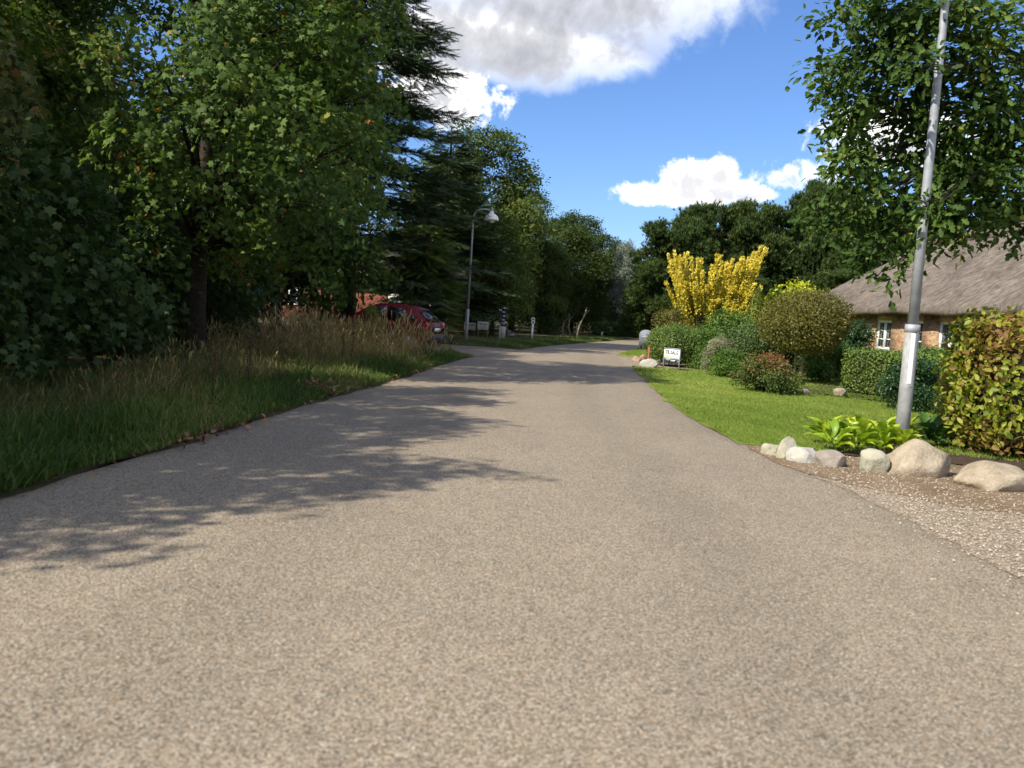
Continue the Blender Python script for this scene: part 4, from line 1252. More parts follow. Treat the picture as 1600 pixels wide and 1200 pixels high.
# clipped dome beside the sale sign
q = GP(1052, 573)
clipped('clipped_dome', 'large smooth clipped dome bush right behind the sale sign', 'bush', (q[0] + .22, q[1] + 1.0, .04), (1.72, 1.7, 1.25), (.75, .75, .6), MAT['box_leaf'], 15000, .055, .2, seed=3, wob=.05)
q = GP(1190, 587)
clipped('clipped_dome', 'clipped dark dome bush behind the azalea and left of the ball tree', 'bush', (q[0] - .12, q[1] + .9, .04), (1.85, 1.7, 1.45), (.85, .8, .72), MAT['box_dark'], 15000, .055, .6, seed=4, wob=.06)
# reddish shrub behind the first dome
SHR = decid('loose_shrub', 71, 1.6, .25, 1.0, low_prof, 24, MAT['bronze'], LEAF_RHOMB, .06, 380, 12, r0=.03, tw=.18, rlo=.24, rhi=.36)
DENSE = decid('dense_shrub', 72, 1.5, .12, 1.0, low_prof, 26, MAT['laurel'], LEAF_OVAL, .085, 330, 10, r0=.03, tw=.20, rlo=.26, rhi=.4)
q = at(1040, 500, 33)
plant('bronze_shrub', 'dull bronze shrub peeping over the left clipped dome', 'shrub', (q[0], 31.5, .04), SHR, .3, (1.0, 1.0, 1.12))
# golden elm with upright finger shoots
rg = np.random.default_rng(101)
eb = np.array([at(1098, 505, 32)[0], 32.0, 0.04])
elm = empty('golden_elm', tuple(eb))
tag(elm, 'bright yellow elm with upright finger shoots before the dark pines', 'tree')
TIPS = [(1044, 398), (1054, 392), (1062, 400), (1070, 396), (1080, 402), (1090, 404), (1047, 420), (1040, 440), (1060, 430), (1076, 430), (1090, 432), (1112, 415), (1121, 397), (1128, 408), (1136, 412), (1145, 405), (1152, 412),
        (1160, 402), (1170, 403), (1179, 394), (1190, 384), (1196, 388), (1186, 402), (1172, 428), (1180, 444), (1190, 448), (1150, 436), (1162, 436), (1056, 450), (1068, 460), (1140, 462), (1062, 412), (1098, 424), (1106, 446), (1114, 430)]
mbt = MB()
P, N, A, T = [], [], [], []
root = [np.array([0, 0, .0]), np.array([.25, .1, 0]), np.array([-.25, .1, 0])]
for (px, py) in TIPS:
    tip = at(px, py, 32 + rg.uniform(-.9, .9)) - eb
    r0_ = root[0 if px < 1105 else 1] * 1.0
    low = r0_ + np.array([(tip[0] - r0_[0]) * rg.uniform(.12, .3), (tip[1] - r0_[1]) * .3, .85 + rg.uniform(-.3, .45)])
    mid = np.array([r0_[0] + (tip[0] - r0_[0]) * rg.uniform(.56, .78), r0_[1] + (tip[1] - r0_[1]) * .7, low[2] + (tip[2] - low[2]) * .52])
    mbt.tube([r0_ * .6, low, mid, tip], [.05, .035, .018, .004], 6, caps=False)
    for path in [np.array([low, mid, tip])] + [np.array([b0_, b0_ + dd_ * .5 + [0, 0, .02], b0_ + dd_]) for b0_, dd_ in [(low + (mid - low) * u_ if u_ < 1 else mid + (tip - mid) * (u_ - 1), np.array([rg.normal(0, .16), rg.normal(0, .16), rg.uniform(.22, .5)])) for u_ in rg.uniform(.2, 1.8, 4)]]:
        pa, pm, pb = path
        L = np.linalg.norm(np.diff(path, axis=0), axis=1).sum()
        nl = int(200 * L)
        s0_ = rg.uniform(.02, .3)
        s = s0_ + (1 - s0_) * rg.uniform(0, 1, nl) ** .75
        pts = np.stack([np.interp(s, [0, .5, 1], path[:, i]) for i in range(3)], 1)
        dirv = unit(np.where((s < .5)[:, None], pm - pa, pb - pm))
        o = rg.normal(size=(nl, 3))
        o = unit(o - dirv * np.sum(o * dirv, 1, keepdims=True))
        rad = (.12 - .08 * s) * (1 + .35 * np.sin(s * 17 + px)) * rg.uniform(.3, 1.2, nl)
        P.append(pts + o * rad[:, None])
        N.append(unit(o + .6 * rg.normal(size=o.shape) + .3 * dirv))
        A.append(dirv + .6 * o)
        T.append(np.clip(.12 + .30 * s + .30 * (pts[:, 2] / 3.2) + rg.normal(0, .16, nl), 0, 1))
P, N, A, T = map(np.concatenate, (P, N, A, T))
mbt.build('trunk', MAT['bark'], elm, True)
link_mesh('crown', scatter('golden_elm_crown', LEAF_OVAL[0], LEAF_OVAL[1], P, frames(N, rg, A), .075 * rg.uniform(.7, 1.25, (len(P), 1)), T, MAT['golden']), elm, 'stuff')
q = at(1158, 470, 32.8)
plant('green_bush', 'dark green bush on the right flank of the yellow elm', 'bush', (q[0], 33.6, .04), DENSE, 1.0, (1.05, 1.05, 1.75), mats={'foliage': MAT['feather'], 'crown': MAT['dark_green']})
# feathery green shrubs
FEA = decid('feathery', 73, 2.0, .1, 1.0, low_prof, 30, MAT['feather'], LEAF_RHOMB, .08, 260, 14, r0=.03, tw=.30, droop=.6, up=.2, thick=.3, rlo=.22, rhi=.36)
for (px, y, s, rz, lab) in [(1132, 29.5, (1.0, 1.0, .92), .2, 'feathery bright green shrub below the yellow elm, taller one'), (1108, 28.2, (.72, .72, .62), 1.9, 'feathery green shrub right beside the sale sign dome'),
                            (1165, 29.8, (.75, .75, .7), 3.2, 'feathery green shrub left of the golden cypress')]:
    plant('feathery_shrub', lab, 'shrub', (near(px, y)[0], y, .04), FEA, rz, s, 'feathery green shrubs under the elm')
# columnar golden cypress
def cypress(name, label, px, y, H, r, seed):
    rg = np.random.default_rng(seed)
    o = empty(name, (near(px, y)[0], y, .04))
    tag(o, label, 'conifer', 'golden columnar conifers')
    n = 9000
    t_ = rg.uniform(0, 1, n) ** .8
    a = rg.uniform(0, 2 * math.pi, n)
    rad = r * np.sin(np.clip(t_ * .92 + .08, 0, 1) * math.pi) ** .55 * (1 - .35 * t_) * (1 + .14 * np.sin(a * 5 + t_ * 9)) * rg.uniform(.8, 1.06, n)
    P = np.stack([rad * np.cos(a), rad * np.sin(a), t_ * H], 1)
    N = np.stack([np.cos(a), np.sin(a), .3 + 0 * a], 1)
    A = np.stack([.25 * np.cos(a), .25 * np.sin(a), 1 + 0 * a], 1)
    link_mesh('foliage', scatter(name, LEAF_RHOMB[0], LEAF_RHOMB[1], P, frames(N + .5 * rg.normal(size=N.shape), rg, A), .085 * rg.uniform(.7, 1.3, (n, 1)), np.clip(.45 + rg.normal(0, .2, n), 0, 1), MAT['cypress']), o, 'stuff')
    MB().tube([(0, 0, -.1), (0, 0, H * .5), (0, 0, H * .95)], [.07, .05, .01], 8).build('trunk', MAT['bark'], o, True)
    MB().lathe([(.01, .02), (r * .7, .1), (r * .84, H * .3), (r * .66, H * .6), (r * .25, H * .88), (.01, H * .95)], seg=14).build('twigs', MAT['twigs'], o, True)
cypress('golden_cypress', 'taller golden green columnar cypress left of the ball tree', 1180, 30.5, 2.72, .40, 1)
cypress('golden_cypress', 'shorter golden green columnar cypress touching the ball tree crown', 1198, 30.2, 2.55, .30, 2)
cypress('golden_cypress', 'small golden columnar cypress half hidden behind the ball tree', 1214, 31.5, 2.3, .36, 3)
# lime shrub behind the ball tree
LIME = decid('lime_shrub', 74, 2.6, .6, 1.5, round_prof, 26, MAT['lime'], LEAF_OVAL, .12, 110, 12, r0=.06, tw=.30, droop=.5)
plant('lime_shrub', 'lime yellow shrub rising behind the ball headed tree', 'shrub', (near(1243, 33)[0], 33, .04), LIME, .5, (.95, .95, 1.17))
# ball-headed standard tree
BALLQ = GP(1251, 597)
rg = np.random.default_rng(103)
ball = empty('ball_tree', (BALLQ[0], BALLQ[1], .04))
tag(ball, 'standard tree with a wide bronze green ball head on a thin trunk', 'tree')
MB().tube([(.02, 0, -.1), (0, .02, .5), (.03, 0, .95), (-.01, .02, 1.2)], [.055, .045, .042, .05], 10).build('trunk', MAT['bark_pale'], ball, True)
MB().tube([(-.16, .1, -.1), (-.15, .1, 1.25)], .035, 8).build('stake', MAT['wood_pole'], ball, True)
n = 26000
d = unit(rg.normal(size=(n, 3)))
rad = rg.uniform(0, 1, n) ** .36 * (1 + .10 * (rg.uniform(size=n) < .06))
P = d * rad[:, None] * np.array([1.18, 1.13, .92])
P[:, 2] = np.where(P[:, 2] < 0, P[:, 2] * .95, P[:, 2])
P *= (1 + .13 * lump(P, 3.1, 2.0) + .11 * lump(P, 9, 4.))[:, None]
P[:, 2] += 1.62
T = np.clip(.42 + .25 * lump(P, 5, 1.) + rg.normal(0, .2, n), 0, 1)
link_mesh('crown', scatter('ball_crown', LEAF_RHOMB[0], LEAF_RHOMB[1], P, frames(unit(d + .9 * rg.normal(size=(n, 3))), rg, d + np.array([0, 0, .3])), .062 * rg.uniform(.7, 1.3, (n, 1)), T, MAT['bronze']), ball, 'stuff')
mb = MB()
for k in range(34):
    dd = unit(rg.normal(size=3)) * np.array([1.05, 1.05, .7])
    mb.tube([(0, 0, 1.0), tuple(dd * .4 + [0, 0, 1.45]), tuple(dd * .9 + [0, 0, 1.62])], [.03, .012, .004], 5, caps=False)
mb.build('limbs', MAT['bark'], ball, True)
# small shrubs
q = GP(1137, 588)
plant('pale_shrub', 'cream variegated airy shrub between the feathery green and clipped dome', 'shrub', (q[0] - .1, q[1] + .8, .04), SHR, 2.0, (.5, .5, .62), mats={'crown': MAT['white_var']})
plant('green_shrub', 'low glossy green shrub in front of the cream variegated one', 'shrub', (q[0] + .05, q[1] + .25, .04), DENSE, 3.0, (.52, .52, .47))
q = GP(1206, 614)
AZ = decid('azalea', 75, .82, .05, .82, low_prof, 36, MAT['azalea'], LEAF_OVAL, .055, 470, 12, r0=.02, tw=.11, flush=.9, rlo=.24, rhi=.36)
plant('azalea_bush', 'low green azalea bush flushed red on top at the lawn edge', 'bush', (q[0], q[1] + .55, .04), AZ, .4, (1.0, .9, .88))
q = GP(1298, 598)
plant('laurel_bush', 'yellow green laurel bush left of the long clipped hedge', 'bush', (q[0] + .2, q[1] + .8, .04), DENSE, .9, (.78, .78, .74))
q = at(1356, 520, 27)
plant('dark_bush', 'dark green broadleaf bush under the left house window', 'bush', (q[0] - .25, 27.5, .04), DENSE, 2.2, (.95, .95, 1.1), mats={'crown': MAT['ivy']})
q = at(1300, 540, 29)
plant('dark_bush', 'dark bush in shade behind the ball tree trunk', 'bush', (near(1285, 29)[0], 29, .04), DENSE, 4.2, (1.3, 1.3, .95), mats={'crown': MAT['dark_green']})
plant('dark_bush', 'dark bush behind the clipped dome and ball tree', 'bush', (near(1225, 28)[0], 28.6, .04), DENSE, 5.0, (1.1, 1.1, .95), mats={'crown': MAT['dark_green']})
# long clipped hedge: a straight run seen at a slant
a_, b2 = np.array(GP(1318, 611)), np.array(GP(1462, 632))
dv = (b2 - a_)[:2]
rz = math.atan2(dv[1], dv[0])
Lh = float(np.linalg.norm(dv)) + .8
nv = np.array([-dv[1], dv[0]]) / np.linalg.norm(dv)
ctr = (a_[:2] + b2[:2]) / 2 + nv * .5 + dv / np.linalg.norm(dv) * .3
clipped('clipped_hedge', 'long flat topped green hedge below the house windows', 'hedge', (ctr[0], ctr[1], .04), (Lh, 1.0, .98), .13, MAT['box_leaf'], 21000, .055, rz, seed=6, wob=.04)
q = GP(1446, 645)
plant('ivy_bush', 'dark green ivy like bush directly right of the lamp post', 'bush', (q[0] + .12, q[1] + .75, .04), DENSE, 1.4, (.66, .66, .62), mats={'crown': MAT['ivy']})
q = GP(1530, 560)
plant('yellow_green_bush', 'yellow green bush behind the ivy bush, below the right window', 'bush', (near(1462, 22)[0], 22, .04), DENSE, 5.2, (1.0, 1.0, .74))
# beech hedge at the right edge
q = GP(1492, 716)
clipped('beech_hedge', 'tall beech hedge turning yellow and brown at the right edge', 'hedge', (q[0] + 2.16, q[1] + 1.0, .04), (3.3, 1.3, 1.62), (.28, .28, .22), MAT['beech'], 14000, .098, R(4), seed=7, wob=.13, jit=1.1, rough=.09, tvar=.42, singles=280, single_side=(-.45, -.9, .12))
# hosta clump round the lamp post foot
rg = np.random.default_rng(104)
def strap_leaf(name, mat, tv):
    V, Fc = [], []
    for i in range(6):
        s = i / 5
        wv = [.05, .17, .22, .19, .10, .0][i]
        zz = .55 * s - .62 * s * s
        for sg in (-1, 0, 1):
            V.append((s, sg * wv, zz + abs(sg) * wv * .45))
    for i in range(5):
        for j in range(2):
            Fc.append((i * 3 + j, i * 3 + j + 1, (i + 1) * 3 + j + 1, (i + 1) * 3 + j))
    return mesh_from(name, np.array(V), Fc, mat, True, np.full(len(Fc), tv))
def hosta(name, label, spots, mat, n_each, L):
    ms = [strap_leaf('leaf', mat, tv) for tv in (.1, .35, .6, .9)]
    c = np.mean(spots, axis=0)
    o = empty(name, (c[0], c[1], .05))
    tag(o, label, 'plant')
    for sp in spots:
        for k in range(n_each):
            a = rg.uniform(0, 2 * math.pi)
            tier = rg.uniform(0, 1)
            lf = link_mesh('leaf', ms[rg.integers(0, 4)], o)
            sc_ = L * rg.uniform(.65, 1.15)
            lf.matrix_local = Matrix.Translation((sp[0] - c[0] + .07 * math.cos(a), sp[1] - c[1] + .07 * math.sin(a), .02 + .14 * tier)) @ Matrix.Rotation(a, 4, 'Z') @ Matrix.Rotation(-R(8 + 52 * tier), 4, 'Y') @ Matrix.Rotation(rg.normal(0, .3), 4, 'X') @ Matrix.Scale(sc_, 4)
hosta('hosta_plant', 'lime green hosta clump spilling over the boulders at the post foot', [GP(*q)[:2] for q in [(1292, 692), (1302, 702), (1318, 692), (1345, 693), (1380, 690), (1340, 703), (1375, 702), (1412, 692), (1405, 705)]], MAT['hosta'], 22, .27)
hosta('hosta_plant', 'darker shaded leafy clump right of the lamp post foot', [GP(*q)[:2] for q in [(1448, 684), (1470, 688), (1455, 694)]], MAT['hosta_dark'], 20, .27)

# ================================================================== BOULDERS
def boulder(label, px0, px1, ytop, ybot, mat, seed, cut=.25, group=None, depth=.8, ang=.6):
    rg = np.random.default_rng(seed)
    c = gnd((px0 + px1) / 2, ybot, .03)
    k = c[1] / F_PX
    W, H = (px1 - px0) * k * 1.06, (ybot - ytop) * k * 1.1
    bm = bmesh.new()
    bmesh.ops.create_icosphere(bm, subdivisions=4, radius=1.0)
    planes = [(unit(rg.normal(size=3) * np.array([1, 1, .7])), rg.uniform(.55, .86)) for _ in range(13)]
    ph = rg.uniform(0, 6, 6)
    for v in bm.verts:
        p = np.array(v.co)
        for (n_, d_) in planes:
            e = np.dot(p, n_) - d_
            if e > 0:
                p = p - n_ * e * min(1, ang + .25)
        p = p * (1 + .05 * math.sin(p[0] * 3 + ph[0]) * math.sin(p[1] * 3 + ph[1]) + .025 * math.sin(p[0] * 9 + ph[2]) * math.sin(p[2] * 8 + ph[3]) + .012 * math.sin(p[1] * 19 + ph[4]) * math.sin(p[0] * 17 + p[2] * 15))
        v.co = (p[0] * W / 2 * 1.06, p[1] * W / 2 * depth, (p[2] + .30) * H / 1.24)
    me = bpy.data.meshes.new('boulder')
    for f in bm.faces:
        f.smooth = True
    bm.to_mesh(me)
    bm.free()
    me.materials.append(mat)
    o = link_mesh('boulder', me)
    o.location = (c[0], c[1] + W / 2 * depth * .7, -.015)
    o.rotation_euler = (0, 0, rg.uniform(-.25, .25))
    tag(o, label, 'boulder', group)
row = 'boulders edging the drive'
boulder('small grey tan boulder, leftmost of the row edging the drive', 1190, 1224, 688, 708, MAT['stone_green'], 1, group=row)
boulder('upright pale angular boulder, second from the left in the row', 1216, 1252, 681, 714, MAT['stone_green'], 2, group=row, ang=.9)
boulder('whitish flat topped boulder left of the brown one', 1236, 1292, 694, 720, MAT['stone_pale'], 3, group=row, ang=.9)
boulder('brownish grey angular boulder in the middle of the row', 1274, 1334, 697, 727, MAT['stone_grey'], 4, group=row, ang=.95)
boulder('rounded lichen pale boulder between the brown and the largest one', 1341, 1394, 701, 735, MAT['stone_green'], 5, group=row, ang=.7)
boulder('largest rounded tan boulder below the lamp post', 1392, 1500, 688, 742, MAT['stone_tan'], 6, group=row, ang=.5)
boulder('long low tan boulder at the right edge under the beech hedge', 1508, 1625, 724, 765, MAT['stone_tan'], 7, group=row, ang=.5)
boulder('rounded tan stone in front of the clipped hedge end', 1303, 1323, 603, 618, MAT['stone_tan'], 8, ang=.4)
boulder('small flat stone beside the ball tree trunk', 1252, 1266, 606, 616, MAT['stone_grey'], 9, ang=.5)
boulder('pale boulder by the red post at the far drive corner', 1001, 1030, 560, 573, MAT['stone_pale'], 10, ang=.5)
boulder('reddish boulder left of the red post across the far drive', 986, 1003, 555, 564, MAT['stone_red'], 11, ang=.5)
boulder('second reddish boulder nearest the red post', 1000, 1013, 553, 562, MAT['stone_red'], 12, ang=.5)
boulder('broken pale brown rock in shade right of the sale sign', 1074, 1096, 553, 569, MAT['stone_red'], 13, ang=.8)
boulder('pale flat stone on the grass beside the mailbox stand', 788, 805, 515, 525, MAT['stone_grey'], 14, ang=.6)

# ================================================================== LAMP POSTS
def lamp_head(parent, x, z):
    # pendant dome shade on a curved arm
    sh = MB().lathe([(.02, .20), (.075, .19), (.085, .10), (.17, .07), (.27, -.02), (.315, -.14), (.32, -.20), (.30, -.20), (.25, -.04), (.02, .06)], (x, 0, z), 24).build('lamp_shade', MAT['white'], parent, True)
    MB().lathe([(.11, -.15), (.13, -.22), (.10, -.29), (.02, -.32)], (x, 0, z), 16).build('bulb_glass', MAT['lens'], sh, True)
    MB().lathe([(.06, .19), (.06, .31), (.02, .34)], (x, 0, z), 14).build('cap', MAT['galv'], sh, True)
q = gnd(728, 532, .05)
lp = empty('street_lamp', (q[0], q[1], .04))
tag(lp, 'grey street lamp with white dome shade on the far left verge', 'street lamp')
Hh = (532 - 322) / F_PX * q[1] / math.cos(ROLL)
MB().tube([(0, 0, -.2), (0, 0, 1.4)], .075, 14).build('base_pole', MAT['galv'], lp, True)
arc = [(0, 0, 1.38), (0, 0, Hh - .95)] + [(.42 * (1 - math.cos(a)), 0, Hh - .60 + .42 * math.sin(a)) for a in np.linspace(0, math.pi / 2, 7)] + [(.72, 0, Hh - .18)]
MB().tube(arc, [.055, .045] + [.035] * 8, 12).build('pole', MAT['galv'], lp, True)
lamp_head(lp, .80, Hh - .44)
pz = np.array(at(1410, 668, 11.3))
pq = empty('street_lamp', (pz[0], 11.3, .04), R(160))
tag(pq, 'tall galvanised lamp post rising out of the hosta, nearest the viewer', 'street lamp')
zc = lambda py, px=1420: float(at(px, py, 11.3)[2]) - .04
z1 = zc(508)
MB().tube([(0, 0, -.3), (0, 0, z1)], [.088, .084], 24).build('base_pole', MAT['galv_worn'], pq, True)
MB().lathe([(.070, z1 + .012), (.092, z1 + .01), (.092, z1 - .085), (.083, z1 - .09)], seg=24).build('collar', MAT['galv'], pq, True)
# inspection door on the base section
dr = MB()
for i in range(7):
    th0, th1 = R(100 + i * 8), R(108 + i * 8)
    vs = [(.0905 * math.cos(a), .0905 * math.sin(a), z) for z in (z1 - .78, z1 - .10) for a in (th0, th1)]
    dr._add(vs, [(0, 1, 3, 2)])
dr.build('inspection_door', MAT['galv'], pq, True)
lbl = MB()
for i in range(4):
    th0, th1 = R(84 + i * 8), R(92 + i * 8)
    vs = [(.0925 * math.cos(a), .0925 * math.sin(a), z) for z in (z1 - .74, z1 - .10) for a in (th0, th1)]
    lbl._add(vs, [(0, 1, 3, 2)])
lbl.build('pale_strip', MAT['white'], pq, True)
Hp = 6.6
arc = [(0, 0, z1 - .02), (0, 0, 3.0), (0, 0, Hp - .95)] + [(.42 * (1 - math.cos(a)), 0, Hp - .60 + .42 * math.sin(a)) for a in np.linspace(0, math.pi / 2, 7)] + [(.72, 0, Hp - .18)]
MB().tube(arc, [.066, .058, .045] + [.04] * 8, 20).build('pole', MAT['galv'], pq, True)
lamp_head(pq, .80, Hp - .44)

# ================================================================== SIGNS AND STREET FURNITURE
def text_mesh(body, size, mat, name='lettering', bold=0.0):
    cu = bpy.data.curves.new('t', 'FONT')
    cu.body = body
    cu.size = size
    cu.offset = bold
    cu.extrude = .0015
    cu.resolution_u = 2
    ob = bpy.data.objects.new('t', cu)
    COL.objects.link(ob)
    bpy.context.view_layer.update()
    me = bpy.data.meshes.new_from_object(ob.evaluated_get(bpy.context.evaluated_depsgraph_get()))
    bpy.data.objects.remove(ob)
    me.name = name
    me.materials.clear()
    me.materials.append(mat)
    return me
sa, sb = gnd(1032.5, 574, .04), gnd(1064.5, 578, .04)
sc_ = (sa + sb) / 2
srz = math.atan2(sb[1] - sa[1], sb[0] - sa[0])
sw = 34 / F_PX * sc_[1]
sign = empty('sale_sign', (sc_[0], sc_[1], .04), srz)
tag(sign, 'white and navy for sale sign board on two thin legs on the lawn', 'sign')
su = sc_[1] / F_PX
zt, zb_ = 31 * su, 9.5 * su
for sx in (-1, 1):
    MB().box((sx * sw / 2, 0, zt / 2 - .05), (.022, .022, zt + .1)).build('leg', MAT['galv'], sign)
MB().box((0, 0, zt), (sw + .03, .03, .035)).build('top_rail', MAT['galv'], sign)
bd = MB().box((0, -.004, (zt + zb_) / 2 - .01), (sw - .024, .012, zt - zb_ - .02)).build('board', MAT['white'], sign)
bw, bh_ = sw - .04, zt - zb_ - .03
def on_board(name, me, parent, x, z, y=-.0135):
    o = link_mesh(name, me, parent)
    o.matrix_local = Matrix.Translation((x, y, z)) @ Matrix.Rotation(R(90), 4, 'X')
    return o
tme = text_mesh('TIL SALG', .15, MAT['ink'], bold=.005)
tw_ = max(v.co.x for v in tme.vertices)
for v in tme.vertices:
    v.co.x *= bw * .84 / tw_
on_board('lettering', tme, bd, -bw * .42, zt - .158, -.0145)
wave = [(-bw / 2, zb_ + .01)] + [(-bw / 2 + bw * s, zb_ + .01 + v * bh_) for s, v in [(1.0, 0)]] + [(-bw / 2 + bw * s, zb_ + .01 + v * bh_) for s, v in [(1.0, .27), (.60, .29), (.44, .27), (.36, .15), (.26, .11), (.14, .16), (.05, .28), (0, .30)]]
MB().poly([(p[0], -.0115, p[1]) for p in wave], .004, (0, -1, 0)).build('navy_band', MAT['navy'], bd)
sw_ = []
for i in range(15):
    a = R(200 - i * 11)
    sw_.append((-bw * .26 + .12 * math.cos(a), -.0115, zb_ + bh_ * .36 + .07 * math.sin(a)))
for i in range(15):
    a = R(46 + i * 11)
    sw_.append((-bw * .255 + .085 * math.cos(a), -.0115, zb_ + bh_ * .34 + .04 * math.sin(a)))
MB().poly(sw_, .003, (0, -1, 0)).build('logo', MAT['logo_y'], bd)
for i, wv in enumerate((.1, .05, .08, .12)):
    MB().box((bw * (-.02 + .12 * i), -.0125, zb_ + bh_ * .40), (bw * wv, .003, .02)).build('small_print', MAT['inkgrey'], bd)
MB().box((bw * .10, -.0165, zb_ + bh_ * .15), (bw * .30, .003, bh_ * .13)).build('name_panel', MAT['white'], bd)
for i in range(4):
    MB().box((bw * (-.005 + .07 * i), -.019, zb_ + bh_ * .15), (bw * .045, .002, bh_ * .07)).build('small_print', MAT['navy'], bd)
MB().poly([(bw * .40, -.0155, zb_ + .03), (bw * .46, -.0155, zb_ + .03), (bw * .48, -.0155, zb_ + bh_ * .20)], .002, (0, -1, 0)).build('arrow_mark', MAT['white'], bd)

# red post and grey letterbox across the drive
q = gnd(1012.5, 572, .03)
hh = 31 * q[1] / F_PX
rp = MB().box((0, 0, hh / 2 - .08), (.066, .066, hh + .12), .2, .008).poly([(-.026, -.026, hh - .02), (.026, -.026, hh - .02), (.026, .026, hh - .02), (-.026, .026, hh - .02)], .05, (0, 0, 1)).build('wooden_post', MAT['redwood'])
rp.location = (q[0], q[1], .03)
tag(rp, 'short red brown wooden post between the pale boulder and clipped dome', 'post')
q = gnd(1008, 548, .04)
u_ = q[1] / F_PX
gb = empty('letterbox', (q[0], q[1], .02), R(-18))
tag(gb, 'grey round topped metal letterbox on dark legs left of the dome', 'letterbox')
prof = [(-.30, 8 * u_), (.30, 8 * u_)] + [(.30 * math.cos(a), 26 * u_ + .22 * math.sin(a)) for a in np.linspace(0, math.pi, 11)]
MB().poly([(p[0], .14, p[1]) for p in prof], .28, (0, -1, 0)).build('box_body', MAT['boxgrey'], gb)
MB().box((0, -.145, 22 * u_), (.34, .012, .06)).build('flap', MAT['galv'], gb)
for sx in (-.2, .2):
    MB().box((sx, 0, 4 * u_ - .1), (.06, .06, 8 * u_ + .2)).build('leg', MAT['dark_steel'], gb)

# two notice boards at the left
def notice(label, px0, px1, py0, py1, pyfoot, lines, seed):
    c = gnd((px0 + px1) / 2, pyfoot, .05)
    u = c[1] / F_PX
    W, H, zbot = (px1 - px0) * u, (py1 - py0) * u, (pyfoot - py1) * u
    o = empty('notice_board', (c[0], c[1], .05), R(-6))
    tag(o, label, 'sign', 'white boards by the side drive')
    for sx in (-1, 1):
        MB().box((sx * (W / 2 - .05), .03, (zbot + H) / 2 - .05), (.05, .05, zbot + H + .08)).build('leg', MAT['wood_pole'], o)
    b_ = MB().box((0, 0, zbot + H / 2), (W, .025, H), 0, .004).build('board', MAT['offwhite'], o)
    rg = np.random.default_rng(seed)
    for (zf, hf, x0, x1) in lines:
        x = x0
        while x < x1:
            wv = rg.uniform(.05, .12)
            MB().box(((x + wv / 2) * W, -.0145, zbot + zf * H), (wv * W, .004, hf * H)).build('printed_mark', MAT['ink'] if hf > .08 else MAT['inkgrey'], b_)
            x += wv + .03
notice('white board with dark lettering half behind the far street lamp', 724.5, 742.5, 504, 515.5, 524, [(.68, .14, -.40, .42)], 1)
notice('white board with grey lettering right of the far street lamp', 745, 762.5, 502.5, 515.5, 526, [(.70, .12, -.30, .32), (.42, .05, -.25, .28), (.28, .05, -.2, .2)], 2)
# mailbox stand: thick pale post with stacked dark boxes
c = gnd(784, 530, .05)
u = c[1] / F_PX
ms = empty('mailbox_stand', (c[0], c[1], .05), R(10))
tag(ms, 'pale round pillar carrying a stack of dark mailboxes', 'mailbox stand')
MB().lathe([(.0, -.1), (5.2 * u, -.1), (5.2 * u, 19 * u), (4.6 * u, 20 * u), (0, 20 * u)], seg=20).build('pillar', MAT['concrete'], ms, True)
for i in range(5):
    zz = 20.2 * u + i * 6.2 * u
    bx_ = MB().box((.06 * (-1) ** i * 1.0, 0, zz + 2.8 * u), (9.5 * u, 8 * u, 5.4 * u), .12 * (-1) ** i, .015).build('mailbox', MAT['navy'] if i % 2 else MAT['dark_steel'], ms)
    MB().box((.06 * (-1) ** i + (1.8 * u if i % 2 else -1.2 * u), -4.1 * u - .012, zz + 3.6 * u), (3.2 * u, .01, 1.2 * u)).build('name_plate', MAT['offwhite'], bx_)
# number post with two rings
c = gnd(831, 530, .05)
u = c[1] / F_PX
npz = empty('ring_post', (c[0], c[1], .05), R(5))
tag(npz, 'slim white post topped by two stacked rings beside the road', 'post')
MB().tube([(0, 0, -.1), (0, 0, 24 * u)], 1.6 * u, 12).build('post', MAT['offwhite'], npz, True)
for zr in (26.2 * u, 31 * u):
    mb = MB()
    rr = 2.3 * u
    mb.tube([(rr * math.cos(a), 0, zr + rr * math.sin(a)) for a in np.linspace(0, 2 * math.pi, 17)], .9 * u, 8, caps=False)
    mb.build('ring', MAT['offwhite'], npz, True)
# old concrete gate post behind the car
c = near(698, 43)
k = 43 / F_PX
cp = MB().box((0, 0, .75), (.24, .22, 1.9), .1, .02).box((0, 0, 1.74), (.30, .28, .08), .1, .01).build('gate_post', MAT['concrete'])
cp.location = (c[0], 43, .0)
tag(cp, 'pale weathered gate post right behind the red car', 'post')
